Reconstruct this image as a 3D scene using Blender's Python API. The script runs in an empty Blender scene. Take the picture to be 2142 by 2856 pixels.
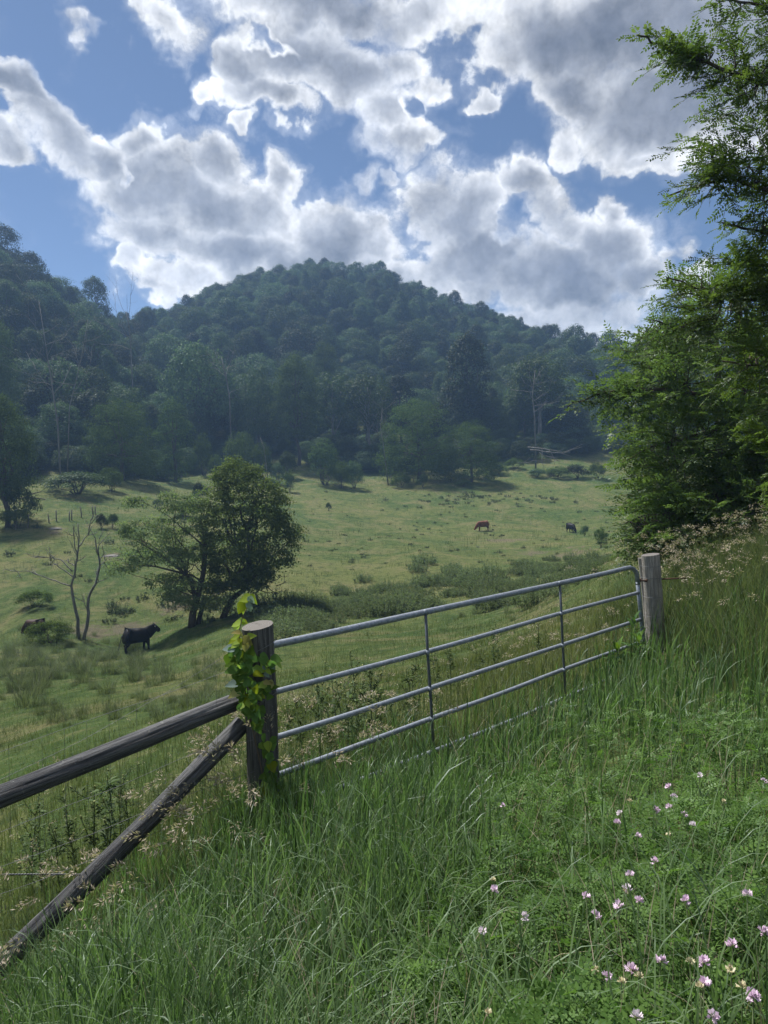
import bpy, bmesh, math, random
import numpy as np
from mathutils import Vector, Matrix, Euler, Quaternion

SC = bpy.context.scene
COL = SC.collection
R = math.radians
PI = math.pi

# ------------------------------------------------------------------ camera, sky, sun, exposure
F_PX, W_PX, H_PX = 1980.0, 2142.0, 2856.0          # focal length in photo pixels
CAM_Z = 1.65
PITCH, ROLL = R(-3.5), R(-1.2)
cam_d = bpy.data.cameras.new('camera'); cam = bpy.data.objects.new('camera', cam_d); COL.objects.link(cam)
cam.location = (0, 0, CAM_Z)
cam_d.sensor_fit = 'VERTICAL'; cam_d.sensor_height = 24.0; cam_d.lens = F_PX / H_PX * 24.0
cam_d.clip_start = 0.05; cam_d.clip_end = 6000
CAM_R = Euler((PI/2 + PITCH, 0, 0)).to_matrix() @ Matrix.Rotation(ROLL, 3, 'Z')
cam.rotation_euler = CAM_R.to_euler()
SC.camera = cam

def ray(px, py):
    v = CAM_R @ Vector(((px - W_PX/2) / F_PX, -(py - H_PX/2) / F_PX, -1.0))
    return v
def at(px, py, depth):
    """World point seen at photo pixel (px, py), 'depth' metres ahead of the camera along +Y."""
    v = ray(px, py)
    return Vector((0, 0, CAM_Z)) + v * (depth / v.y)
def at6(px, py, depth):                 # the same with pixels of the 1659 px wide view
    return at(px * 1.29114, py * 1.29114, depth)
CAM_RI = CAM_R.transposed()
def to_px(p):
    v = CAM_RI @ (Vector(p) - Vector((0, 0, CAM_Z)))
    return (W_PX/2 + v.x / -v.z * F_PX, H_PX/2 - v.y / -v.z * F_PX) if v.z < -1e-3 else None

SUN_EL, SUN_AZ = R(60), R(-46)           # azimuth measured from +Y towards +X
world = bpy.data.worlds.new('World'); SC.world = world; world.use_nodes = True
sun_d = bpy.data.lights.new('sun', 'SUN'); sun = bpy.data.objects.new('sun', sun_d); COL.objects.link(sun)
sun_d.energy = 4.6; sun_d.angle = R(4.0); sun_d.color = (1.0, 0.96, 0.90)
sun_dir = Vector((math.sin(SUN_AZ)*math.cos(SUN_EL), math.cos(SUN_AZ)*math.cos(SUN_EL), math.sin(SUN_EL)))
sun.rotation_euler = sun_dir.to_track_quat('Z', 'Y').to_euler()
SC.view_settings.view_transform = 'Standard'; SC.view_settings.look = 'None'
SC.view_settings.exposure = 0.86; SC.view_settings.gamma = 1.0
SC.view_settings.use_curve_mapping = False
SC.render.engine = 'CYCLES'
cy = SC.cycles
cy.use_denoising = True
cy.max_bounces = 6; cy.diffuse_bounces = 3; cy.glossy_bounces = 2; cy.transmission_bounces = 4
cy.volume_bounces = 1; cy.transparent_max_bounces = 4
cy.caustics_reflective = False; cy.caustics_refractive = False
cy.use_adaptive_sampling = True; cy.adaptive_threshold = 0.02
SC.render.use_persistent_data = False

class NT:
    """Small helper to write node trees."""
    def __init__(self, tree): self.t = tree; self.n = tree.nodes; self.l = tree.links; self.n.clear()
    def node(self, typ, ins=None, **kw):
        nd = self.n.new(typ)
        for k, v in kw.items(): setattr(nd, k, v)
        for k, v in (ins or {}).items():
            s = nd.inputs[k]
            if isinstance(v, bpy.types.NodeSocket): self.l.new(v, s)
            else: s.default_value = v
        return nd
    def math(self, op, a, b=None, c=None, clamp=False):
        ins = {0: a}
        if b is not None: ins[1] = b
        if c is not None: ins[2] = c
        return self.node('ShaderNodeMath', ins, operation=op, use_clamp=clamp).outputs[0]
    def vmath(self, op, a, b=None, out=0):
        ins = {0: a}
        if b is not None: ins[1] = b
        return self.node('ShaderNodeVectorMath', ins, operation=op).outputs[out]
    def vscale(self, a, s):
        return self.node('ShaderNodeVectorMath', {0: a, 'Scale': s}, operation='SCALE').outputs[0]
    def noise(self, vec, scale, detail=4, rough=0.55, dist=0.0, out='Fac', dim='3D'):
        ins = {'Scale': scale, 'Detail': detail, 'Roughness': rough, 'Distortion': dist}
        if vec is not None: ins['Vector'] = vec
        return self.node('ShaderNodeTexNoise', ins, noise_dimensions=dim).outputs[out]
    def smooth(self, x, a, b, lo=0.0, hi=1.0):
        return self.node('ShaderNodeMapRange', {'Value': x, 'From Min': a, 'From Max': b, 'To Min': lo, 'To Max': hi},
                         interpolation_type='SMOOTHSTEP').outputs[0]
    def lin(self, x, a, b, lo=0.0, hi=1.0):
        return self.node('ShaderNodeMapRange', {'Value': x, 'From Min': a, 'From Max': b, 'To Min': lo, 'To Max': hi}).outputs[0]
    def mix(self, f, a, b, mode='MIX'):
        nd = self.n.new('ShaderNodeMix'); nd.data_type = 'RGBA'; nd.blend_type = mode
        for i, v in ((0, f), (6, a), (7, b)):
            s = nd.inputs[i]
            if isinstance(v, bpy.types.NodeSocket): self.l.new(v, s)
            else: s.default_value = v if i == 0 else (tuple(v) + (1,))[:4]
        return nd.outputs[2]
    def ramp(self, x, stops):
        nd = self.n.new('ShaderNodeValToRGB'); cr = nd.color_ramp
        while len(cr.elements) < len(stops): cr.elements.new(0.5)
        for e, (p, c) in zip(cr.elements, stops):
            e.position = p; e.color = (tuple(c) + (1,))[:4]
        self.l.new(x, nd.inputs[0]); return nd.outputs[0]
# ---- the sky: Nishita with broken cumulus, all a function of direction
SKY_STRENGTH = 0.05
def build_sky():
    g = NT(world.node_tree)
    tc = g.node('ShaderNodeTexCoord').outputs['Generated']
    d = g.vmath('NORMALIZE', tc)
    sky = g.node('ShaderNodeTexSky', sky_type='NISHITA', sun_disc=False, sun_elevation=SUN_EL, sun_rotation=SUN_AZ,
                 altitude=1500, air_density=0.78, dust_density=0.5, ozone_density=2.5)
    # a direction a little warped, so that no cloud keeps the outline of its blob
    w1 = g.noise(d, 5.5, 2, 0.6, out='Color')
    w1 = g.vscale(g.vmath('SUBTRACT', w1, (0.5, 0.5, 0.5)), 0.13)
    w2 = g.noise(d, 20.0, 3, 0.65, out='Color')
    w2 = g.vscale(g.vmath('SUBTRACT', w2, (0.5, 0.5, 0.5)), 0.055)
    dw = g.vmath('ADD', d, g.vmath('ADD', w1, w2))
    def azel(v):
        s = g.node('ShaderNodeSeparateXYZ', {0: v})
        az = g.math('ARCTAN2', s.outputs[0], s.outputs[1])
        el = g.math('ARCTAN2', s.outputs[2], g.math('SQRT', g.math('ADD', g.math('MULTIPLY', s.outputs[0], s.outputs[0]),
                                                                  g.math('MULTIPLY', s.outputs[1], s.outputs[1]))))
        return (g.node('ShaderNodeCombineXYZ', {0: az, 1: el, 2: 1.0}).outputs[0],
                g.node('ShaderNodeCombineXYZ', {0: g.math('MULTIPLY', az, az), 1: g.math('MULTIPLY', az, el), 2: g.math('MULTIPLY', el, el)}).outputs[0])
    ae = azel(dw); ae0 = azel(d)
    def cen(px, py):
        v = ray(px*1.29114, py*1.29114)
        return math.atan2(v.x, v.y), math.atan2(v.z, math.hypot(v.x, v.y))
    # cloud masses: centre, half axes (in the 1659 px view), turn, strength
    BL = [
     (40,190,120,50,15,1),(20,335,75,50,0,.9),(120,280,115,85,20,1),(205,295,70,65,0,1),(292,268,58,52,0,1),(300,350,120,85,0,1.05),
     (440,340,110,62,15,1),(390,425,250,95,5,1.2),(330,510,190,75,12,1),(285,585,50,70,-20,.8),(345,650,60,25,0,.8),(560,470,120,60,0,1),(520,545,190,85,0,1.2),
     (612,405,42,60,-10,.85),(730,500,150,80,-10,1.1),(720,575,230,80,0,1.2),(940,435,95,70,0,1),(985,480,100,85,0,1.1),
     (1000,575,150,105,0,1.25),(1130,425,95,55,5,1),(1185,480,70,75,0,.95),(1170,600,170,90,0,1.2),(1290,520,115,85,10,1.1),
     (1322,440,48,55,20,.95),(1350,595,95,70,0,1),(1260,660,160,55,0,.8),(1180,700,260,50,0,.75),(420,620,150,50,0,.8),(700,640,260,60,0,.9),(800,385,28,25,0,.75),(852,383,22,18,0,.6),
     (690,0,260,90,0,1.2),(640,110,190,95,0,1.1),(500,140,95,65,20,1),(445,120,40,42,0,.8),(560,210,130,45,10,.9),(750,160,140,90,0,1.1),
     (860,140,85,75,0,1),(830,240,105,50,15,.9),(865,312,120,48,10,1),(930,210,60,45,0,.75),(900,30,180,70,0,.95),(525,262,26,24,0,.6),
     (350,25,75,60,30,.62),(370,80,42,55,10,.55),(410,190,30,26,0,.55),
     (1180,110,180,140,0,1.15),(1420,60,300,190,0,1.35),(1260,225,140,85,15,1.1),(1420,240,230,115,0,1.25),(1600,110,260,260,0,1.3),
     (1225,325,60,50,30,.75),(1050,245,38,34,0,.7),(1420,335,70,28,0,.7),(1440,540,32,22,0,.55),(1490,542,26,22,0,.5),(1510,610,70,30,0,.8),
     (190,75,30,16,0,.4)]
    HOLES = [(1088,505,48,30,-40,.75),(565,85,62,24,10,.9),(893,255,46,22,30,.8),(700,345,60,40,0,.5),(260,340,14,40,-12,.45),(1010,300,70,40,0,.4)]
    def ell(b, src):
        x, y, rx, ry, rot, w = b; rx *= 1.03; ry *= 1.03
        a0, e0 = cen(x, y); ax, ex = cen(x+10, y); ay, ey = cen(x, y-10)
        sx = math.hypot(ax-a0, ex-e0)*rx/10; sy = math.hypot(ay-a0, ey-e0)*ry/10
        c, n = math.cos(R(-rot)), math.sin(R(-rot))
        A1, B1, C1 = c/sx, n/sx, -(a0*c + e0*n)/sx
        A2, B2, C2 = -n/sy, c/sy, (a0*n - e0*c)/sy
        q2 = (A1*A1 + A2*A2, 2*(A1*B1 + A2*B2), B1*B1 + B2*B2)
        q1 = (2*(A1*C1 + A2*C2), 2*(B1*C1 + B2*C2), C1*C1 + C2*C2)
        u = g.vmath('DOT_PRODUCT', src[1], tuple(-w*v for v in q2), out=1)
        v = g.vmath('DOT_PRODUCT', src[0], (-w*q1[0], -w*q1[1], -w*q1[2] + w), out=1)
        return g.math('ADD', u, v)
    D = None
    for b in BL:
        e = ell(b, ae)
        D = e if D is None else g.math('SMOOTH_MAX', D, e, 0.22)
    for b in HOLES:
        D = g.math('SUBTRACT', D, g.math('MULTIPLY', g.math('MAXIMUM', ell(b, ae), 0.0), 1.1))
    # outside the view the same kind of broken cumulus goes on
    Dn = g.math('MULTIPLY_ADD', g.noise(d, 2.3, 3, 0.5), 6.0, -2.9)
    s0 = g.node('ShaderNodeSeparateXYZ', {0: ae0[0]})
    far = g.math('MAXIMUM', g.smooth(g.math('ABSOLUTE', s0.outputs[0]), 0.56, 0.8), g.smooth(s0.outputs[1], 0.62, 0.85))
    D = g.math('ADD', g.math('MULTIPLY', D, g.math('SUBTRACT', 1.0, far)), g.math('MULTIPLY', Dn, far))
    D = g.math('MAXIMUM', g.math('MINIMUM', D, 1.1), -0.8)
    # detail: billows and shreds
    nv = g.vmath('ADD', d, g.vscale(w2, 0.35))
    b0 = g.noise(nv, 10.0, 8, 0.66)
    vo = g.node('ShaderNodeTexVoronoi', {'Vector': nv, 'Scale': 30.0, 'Detail': 1.0, 'Roughness': 0.5, 'Lacunarity': 2.3}, feature='F1').outputs[0]
    sd = Vector((math.sin(SUN_AZ)*.5, 0, .87)).normalized()
    b1 = g.noise(g.vmath('ADD', nv, tuple(sd * 0.018)), 10.0, 5, 0.66)
    relief = g.math('MULTIPLY', g.math('SUBTRACT', b0, b1), 2.2)
    b0 = g.math('SUBTRACT', g.math('MULTIPLY_ADD', b0, 2.5, -0.98), g.math('MULTIPLY', vo, 0.34))
    dens = g.math('ADD', D, b0)
    soft = g.smooth(g.noise(d, 7.0, 2, .5), .45, .68, 0.40, 1.15)
    mask = g.smooth(dens, -0.10, soft)
    veil = g.math('MULTIPLY', g.smooth(g.math('ADD', D, g.math('MULTIPLY', b0, 1.5)), -0.75, 0.35), g.smooth(g.noise(nv, 4.0, 4, .6), .40, .68, 0.05, 0.62))
    mask = g.math('MAXIMUM', mask, veil)
    bs = g.math('MULTIPLY_ADD', g.noise(nv, 9.0, 4, 0.55), 2.4, -1.1)
    thick = g.math('ADD', g.math('MULTIPLY', D, 0.86), g.math('ADD', g.math('MULTIPLY', b0, 0.28), g.math('MULTIPLY', bs, 0.42)))
    # lit rims are near white, deep cores grey
    lum = g.ramp(g.lin(thick, 0.0, 1.25), [(0.0, (.42,.45,.51)), (0.12, (.60,.61,.62)), (0.32, (.61,.612,.616)), (0.52, (.40,.41,.43)), (0.74, (.215,.226,.25)), (1.0, (.115,.125,.15))])
    lum = g.vscale(lum, g.math('ADD', 1.0, g.math('MULTIPLY', relief, 1.15)))
    big = g.math('MULTIPLY_ADD', g.noise(d, 3.5, 2, 0.5), 0.5, 0.75)
    lum = g.vscale(lum, big)
    # the sun stands behind the upper clouds: they are brighter towards it
    dot = g.vmath('DOT_PRODUCT', d, tuple(sun_dir), out=1)
    lum = g.vscale(lum, g.math('MULTIPLY_ADD', g.smooth(dot, 0.78, 1.0), 0.45, 0.88))
    # low clouds fade into the air
    skyc = g.vscale(sky.outputs[0], SKY_STRENGTH)
    hsv = g.node('ShaderNodeHueSaturation', {'Color': skyc, 'Saturation': 1.0, 'Value': 1.0}).outputs[0]
    col = g.mix(g.math('MULTIPLY', mask, 0.97), hsv, lum)
    bg = g.node('ShaderNodeBackground', {'Color': col, 'Strength': 1.0})
    g.node('ShaderNodeOutputWorld', {'Surface': bg.outputs[0]})
    return g
build_sky()
world.cycles.sampling_method = 'NONE'
# ------------------------------------------------------------------ helpers: materials, meshes, things
def new_mat(name):
    m = bpy.data.materials.new(name); m.use_nodes = True
    return m, NT(m.node_tree)

def foliage(name, dark, light, trans=0.4, gloss=0.06, rough=0.45, vary=0.35, extra=None):
    """Leaf material: diffuse + light coming through + a faint sheen; 'rnd' is a per-leaf number, each object a little different."""
    m, g = new_mat(name)
    a = g.node('ShaderNodeAttribute', attribute_name='rnd').outputs['Fac']
    oi = g.node('ShaderNodeObjectInfo').outputs['Random']
    c = g.mix(a, dark, light)
    if extra: c = g.mix(g.smooth(a, extra[1], extra[1] + 0.03), c, extra[0])
    c = g.mix(1.0, c, (.96, .96, 1.15), 'MULTIPLY')
    c = g.node('ShaderNodeHueSaturation', {'Color': c, 'Hue': g.lin(oi, 0, 1, 0.5 - 0.05*vary, 0.5 + 0.025*vary),
               'Saturation': g.lin(oi, 0, 1, 1.0 + .2*vary, 1.0 - .2*vary), 'Value': g.lin(oi, 0, 1, 1 - .55*vary, 1 + .45*vary)}).outputs[0]
    di = g.node('ShaderNodeBsdfDiffuse', {'Color': c}).outputs[0]
    ct = g.mix(1.0, c, (1.0, 1.15, 0.62), 'MULTIPLY')
    tr = g.node('ShaderNodeBsdfTranslucent', {'Color': ct}).outputs[0]
    s = g.node('ShaderNodeMixShader', {0: trans, 1: di, 2: tr}).outputs[0]
    if gloss > 0:
        gl = g.node('ShaderNodeBsdfGlossy', {'Color': (.8, .85, .9, 1), 'Roughness': max(rough, .5)}).outputs[0]
        lw = g.node('ShaderNodeLayerWeight', {'Blend': 0.25}).outputs['Fresnel']
        s = g.node('ShaderNodeMixShader', {0: g.math('MULTIPLY', lw, gloss*1.2, clamp=True), 1: s, 2: gl}).outputs[0]
    g.node('ShaderNodeOutputMaterial', {'Surface': s})
    return m

def bark(name, c1, c2, scale=8.0, stretch=6.0, bump=0.5, rough=0.9, lichen=None):
    m, g = new_mat(name)
    tc = g.node('ShaderNodeTexCoord').outputs['Object']
    v = g.node('ShaderNodeMapping', {'Vector': tc, 'Scale': (1, 1, 1/stretch)}).outputs[0]
    n = g.noise(v, scale, 6, 0.65, 0.4)
    c = g.mix(g.smooth(n, 0.35, 0.68), c1, c2)
    if lichen:
        c = g.mix(g.smooth(g.noise(tc, scale*.35, 5, .7), .56, .68, 0, .7), c, lichen)
    b = g.node('ShaderNodeBump', {'Height': n, 'Strength': bump, 'Distance': 0.02}).outputs[0]
    p = g.node('ShaderNodeBsdfPrincipled', {'Base Color': c, 'Roughness': rough, 'Normal': b})
    p.inputs['Specular IOR Level'].default_value = 0.2
    g.node('ShaderNodeOutputMaterial', {'Surface': p.outputs[0]})
    return m

def mesh_np(name, verts, faces, mat=None, rnd=None, smooth=False, mats=None, midx=None, extra=None):
    """faces: list of int arrays (n,3) / (n,4); rnd: one value per vertex."""
    me = bpy.data.meshes.new(name)
    verts = np.asarray(verts, dtype=np.float32)
    if not isinstance(faces, (list, tuple)): faces = [faces]
    faces = [np.asarray(f, dtype=np.int32) for f in faces if len(f)]
    nl = sum(f.size for f in faces); nf = sum(len(f) for f in faces)
    me.vertices.add(len(verts)); me.vertices.foreach_set('co', verts.ravel())
    me.loops.add(nl); me.polygons.add(nf)
    me.loops.foreach_set('vertex_index', np.concatenate([f.ravel() for f in faces]))
    tot = np.concatenate([np.full(len(f), f.shape[1], np.int32) for f in faces])
    st = np.concatenate([[0], np.cumsum(tot)[:-1]]).astype(np.int32)
    me.polygons.foreach_set('loop_start', st)
    try: me.polygons.foreach_set('loop_total', tot)
    except Exception: pass
    if smooth: me.polygons.foreach_set('use_smooth', np.ones(nf, bool))
    if rnd is not None:
        a = me.attributes.new('rnd', 'FLOAT', 'POINT'); a.data.foreach_set('value', np.asarray(rnd, np.float32))
    for k, v in (extra or {}).items():
        a = me.attributes.new(k, 'FLOAT', 'POINT'); a.data.foreach_set('value', np.asarray(v, np.float32))
    for mm in (mats or ([mat] if mat else [])): me.materials.append(mm)
    if midx is not None: me.polygons.foreach_set('material_index', np.asarray(midx, np.int32))
    me.update(calc_edges=True); me.validate()
    return me

def obj(name, mesh, parent=None, loc=None, rot=None, scale=None):
    o = bpy.data.objects.new(name, mesh); COL.objects.link(o)
    if parent is not None: o.parent = parent
    if loc is not None: o.location = loc
    if rot is not None: o.rotation_euler = rot
    if scale is not None: o.scale = scale if hasattr(scale, '__len__') else (scale,)*3
    return o
def tag(o, label, cat, group=None, kind=None):
    if label: o['label'] = label
    if cat: o['category'] = cat
    if group: o['group'] = group
    if kind: o['kind'] = kind
    return o
def thing(name, label, cat, loc=(0,0,0), rz=0.0, group=None, scale=None):
    o = bpy.data.objects.new(name, None); COL.objects.link(o)
    o.empty_display_size = 0.2
    o.location = loc; o.rotation_euler = (0, 0, rz)
    if scale is not None: o.scale = scale if hasattr(scale, '__len__') else (scale,)*3
    return tag(o, label, cat, group)

def unit(v):
    v = np.asarray(v, float); return v / np.maximum(np.linalg.norm(v, axis=-1, keepdims=True), 1e-9)
def sph(rng, n):
    return unit(rng.normal(size=(n, 3)))
def frames(nrm, rng=None, up=None):
    """Two unit vectors across each normal."""
    n = unit(nrm)
    h = sph(rng, len(n)) if up is None else np.broadcast_to(np.asarray(up, float), n.shape)
    t = unit(np.cross(n, h)); b = np.cross(n, t)
    return t, b

class Geo:
    """Collects vertex / face arrays of one mesh."""
    def __init__(self): self.v = []; self.q = []; self.t = []; self.r = []; self.n = 0; self.mq = []; self.mt = []
    def add(self, v, q=None, t=None, r=0.5, m=0):
        v = np.asarray(v, float).reshape(-1, 3)
        if q is not None and len(q): q = np.asarray(q); self.q.append(q + self.n); self.mq.append(np.full(len(q), m))
        if t is not None and len(t): t = np.asarray(t); self.t.append(t + self.n); self.mt.append(np.full(len(t), m))
        self.v.append(v); self.r.append(np.broadcast_to(np.asarray(r, float), (len(v),))); self.n += len(v)
    def mesh(self, name, mat=None, smooth=False, mats=None):
        f = []; mi = []
        if self.q: f.append(np.concatenate(self.q)); mi.append(np.concatenate(self.mq))
        if self.t: f.append(np.concatenate(self.t)); mi.append(np.concatenate(self.mt))
        return mesh_np(name, np.concatenate(self.v), f, mat, np.concatenate(self.r), smooth, mats, np.concatenate(mi) if mats else None)
    def tube(self, pts, rad, seg=8, r=0.5, cap=True, m=0, wob=None):
        pts = np.asarray(pts, float); n = len(pts); rad = np.broadcast_to(np.asarray(rad, float), (n,))
        tan = np.gradient(pts, axis=0); tan = unit(tan)
        ref = np.array([0.0, 0, 1]) if abs(tan[0][2]) < 0.9 else np.array([1.0, 0, 0])
        fs = []
        for i in range(n):
            x = np.cross(ref, tan[i]); x /= max(np.linalg.norm(x), 1e-9); y = np.cross(tan[i], x); ref = np.cross(x, tan[i]) * -1 if False else y * 0 + np.cross(tan[i], x)
            fs.append((x, y)); ref = y
            # parallel transport: keep y as the reference
        a = np.arange(seg) / seg * 2*PI
        V = np.zeros((n, seg, 3))
        for i in range(n):
            x, y = fs[i]; rr = rad[i] * (np.ones(seg) if wob is None else wob[i])
            V[i] = pts[i] + (np.cos(a)*rr)[:, None]*x + (np.sin(a)*rr)[:, None]*y
        i, j = np.meshgrid(np.arange(n-1), np.arange(seg), indexing='ij'); i = i.ravel(); j = j.ravel(); k = (j+1) % seg
        q = np.stack([i*seg+j, i*seg+k, (i+1)*seg+k, (i+1)*seg+j], 1)
        v = V.reshape(-1, 3); t = None
        if cap:
            v = np.concatenate([v, pts[:1], pts[-1:]]); c0 = n*seg; c1 = c0+1; jj = np.arange(seg); kk = (jj+1) % seg
            t = np.concatenate([np.stack([np.full(seg, c0), kk, jj], 1), np.stack([np.full(seg, c1), (n-1)*seg+jj, (n-1)*seg+kk], 1)])
        self.add(v, q, t, r, m)
    def rhombs(self, pos, d, nrm, length, width, r, bend=0.0, m=0):
        """Leaf-shaped quads: pos = base, d = direction, nrm = face normal."""
        d = unit(d); s = unit(np.cross(nrm, d)); length = np.asarray(length)[..., None]; width = np.asarray(width)[..., None]
        n = len(pos)
        up = unit(np.cross(d, s))
        V = np.stack([pos, pos + d*length*.45 + s*width*.5 + up*bend*length, pos + d*length, pos + d*length*.45 - s*width*.5 + up*bend*length], 1)
        q = np.arange(n*4).reshape(n, 4)
        self.add(V, q, None, np.repeat(np.broadcast_to(r, (n,)), 4), m)
    def blades(self, pos, h, w, lean, az, seg=4, r=0.5, curl=1.0, m=0, face=None):
        """Curved grass blades: base pos, length h, width w, lean = how far the tip bends over, az = direction of the bend."""
        n = len(pos); t = np.linspace(0, 1, seg+1)
        dirx = np.cos(az); diry = np.sin(az)
        ang = np.asarray(lean)[:, None] * (t[None, :]**curl)                 # bend angle from the vertical along the blade
        ds = np.asarray(h)[:, None] / seg
        hx = np.concatenate([np.zeros((n, 1)), np.cumsum(np.sin((ang[:, :-1]+ang[:, 1:])/2)*ds, 1)], 1)
        hz = np.concatenate([np.zeros((n, 1)), np.cumsum(np.cos((ang[:, :-1]+ang[:, 1:])/2)*ds, 1)], 1)
        C = np.stack([pos[:, 0:1] + hx*dirx[:, None], pos[:, 1:2] + hx*diry[:, None], pos[:, 2:3] + hz], 2)   # n, seg+1, 3
        fa = az + PI/2 if face is None else face
        S = np.stack([np.cos(fa), np.sin(fa), np.zeros(n)], 1)[:, None, :]
        prof = np.minimum(1.0, np.maximum(0.0, (1 - t)**0.6 * (0.55 + 1.3*np.minimum(t, .35))))
        wv = (np.asarray(w)[:, None] * prof[None, :] * 0.5)[:, :, None]
        L = C - S*wv; Rr = C + S*wv
        V = np.concatenate([np.stack([L[:, :-1], Rr[:, :-1]], 2).reshape(n, -1, 3), C[:, -1:, :]], 1)       # 2*seg + 1 per blade
        k = 2*seg + 1; base = (np.arange(n)*k)[:, None]
        qs = np.concatenate([np.stack([base+2*i, base+2*i+1, base+2*i+3, base+2*i+2], 2).reshape(-1, 4) for i in range(seg-1)]) if seg > 1 else None
        tr = np.concatenate([base+2*(seg-1), base+2*(seg-1)+1, base+k-1], 1)
        self.add(V, qs, tr, np.repeat(np.broadcast_to(r, (n,)), k), m)
# ------------------------------------------------------------------ the ground: one sheet through surveyed points
CP = [  # near the camera, in metres
 (0,.4,0),(-2,.3,-.2),(2,.3,.12),(-1,2,-.52),(1,2,-.2),(-2,3.6,-1.32),(0,3,-.58),(1.6,3,-.36),(3.6,3.6,.1),(-1.9,4.2,-1.5),(-1.4,4.75,-1.32),(-.95,5.25,-1.12),(.4,6.2,-1.12),
 (1.9,7.65,-1.08),(3.4,9.2,-.92),(4.2,6.5,-.42),(5.2,9.5,-.42),(7.5,9,.1),(-4,3.5,-2.0),(-5,1.5,-1.0),(6,4,.6)]
CPX = [  # 1659 px view: x, y, distance
 (50,1775,9),(450,1650,9),(150,1610,14.5),(500,1555,14),(800,1500,14),(1150,1410,14),(1400,1310,15),
 (150,1520,23),(500,1465,24),(800,1430,24),(1150,1345,26),(1500,1195,22),(1330,1225,30),(1700,1120,22),
 (0,1450,36),(150,1445,35),(500,1390,35),(800,1375,35),(1100,1310,40),
 (300,1412,46),(150,1385,48),(420,1360,48),(600,1325,50),(0,1370,52),(50,1320,55),(800,1300,55),(1100,1265,56),(1330,1200,60),
 (100,1245,65),(400,1270,60),(650,1250,66),(900,1230,68),(1250,1208,72),
 (50,1150,80),(200,1135,86),(400,1150,88),(650,1170,90),(900,1175,88),(1250,1172,90),(1400,1150,90),
 (900,1140,112),(1250,1140,112),(600,1115,112),(300,1090,105),(50,1085,100),
 (900,1085,135),(1250,1085,135),(600,1070,135),(300,1050,122),(50,1045,112),
 (900,1040,155),(1250,1030,160),(700,1035,155),(500,1030,150),(1500,1020,160),
 (800,990,185),(1200,965,190),(500,985,175),(300,1005,150),(0,1010,130),
 (0,850,152),(150,850,165),(300,860,190),(500,860,210),(-300,800,150),
 (700,800,240),(700,628,350),(830,636,350),(600,642,345),(500,672,335),(950,690,340),(1100,742,320),(1300,800,300),(1500,815,290),(1800,820,280),
 (350,720,300),(270,775,225),(150,730,203),(0,642,190),(-200,580,185),(-500,480,180),(1100,860,240),(1300,900,220),
 (1750,1000,60),(1900,950,100),(1800,930,160)]
def _cps():
    pts = [Vector(p) for p in CP] + [at6(*p) for p in CPX]
    for px, d, z in ((700, 460, 60), (0, 320, 45), (1300, 430, 30), (350, 420, 40), (1800, 400, 40), (-300, 320, 60), (700, 800, 20), (0, 800, 20), (1500, 800, 20)):
        v = ray(px*1.29114, 1300); pts.append(Vector((v.x/v.y*d, d, z)))
    return np.array([tuple(p) for p in pts])
_P = _cps()
def _uv(x, y):
    r = np.hypot(x, y); az = np.arctan2(x, np.maximum(y, 1e-6)*np.where(y > 0, 1, 1))
    az = np.where(y <= 0, np.sign(x)*PI/2, az)
    return np.stack([np.clip(az, -R(50), R(50))*2.6, np.log(r + 2.0)], -1), r
def _tps(d2): return 0.5 * d2 * np.log(d2 + 1e-9)
_U, _r = _uv(_P[:, 0], _P[:, 1])
_N = len(_P)
_K = _tps(((_U[:, None] - _U[None])**2).sum(-1)) + np.eye(_N)*1e-3
_Q = np.concatenate([np.ones((_N, 1)), _U], 1)
_A = np.block([[_K, _Q], [_Q.T, np.zeros((3, 3))]])
_W = np.linalg.solve(_A, np.concatenate([_P[:, 2]/(_r + 2.0), np.zeros(3)]))
def _vnoise(x, y, s, seed=0):
    """Cheap smooth value noise."""
    x = x/s; y = y/s; xi = np.floor(x); yi = np.floor(y); fx = x-xi; fy = y-yi
    fx = fx*fx*(3-2*fx); fy = fy*fy*(3-2*fy)
    def h(a, b):
        t = np.sin(a*127.1 + b*311.7 + seed*74.7)*43758.5453; return t - np.floor(t)
    return (h(xi, yi)*(1-fx) + h(xi+1, yi)*fx)*(1-fy) + (h(xi, yi+1)*(1-fx) + h(xi+1, yi+1)*fx)*fy
def ground_z(x, y):
    x = np.asarray(x, float); y = np.asarray(y, float); sh = x.shape; x = x.ravel(); y = y.ravel()
    u, r = _uv(x, y); z = np.zeros(len(x))
    for i in range(0, len(x), 20000):
        d2 = ((u[i:i+20000, None] - _U[None])**2).sum(-1)
        z[i:i+20000] = (_tps(d2) @ _W[:_N] + _W[_N] + u[i:i+20000] @ _W[_N+1:]) * (r[i:i+20000] + 2.0)
    z = np.where(z > 96, 96 + (z - 96)*.2, z)
    # behind the camera the verge levels out into the road
    az = np.abs(np.arctan2(x, y)); k = np.clip((az - R(55))/R(45), 0, 1); k = k*k*(3-2*k)
    z = z*(1-k) + k*np.clip(z, -0.3, 0.3)*np.exp(-r/30)
    amp = np.clip((r - 3)/25, 0, 1)
    z = z + amp*((_vnoise(x, y, 6.5, 1)-.5)*.32 + (_vnoise(x, y, 2.3, 2)-.5)*.16) + np.clip(r/8, 0, 1)*(_vnoise(x, y, .9, 3)-.5)*.07
    return z.reshape(sh)
def gz(x, y): return float(ground_z(np.array([x]), np.array([y]))[0])
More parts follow.
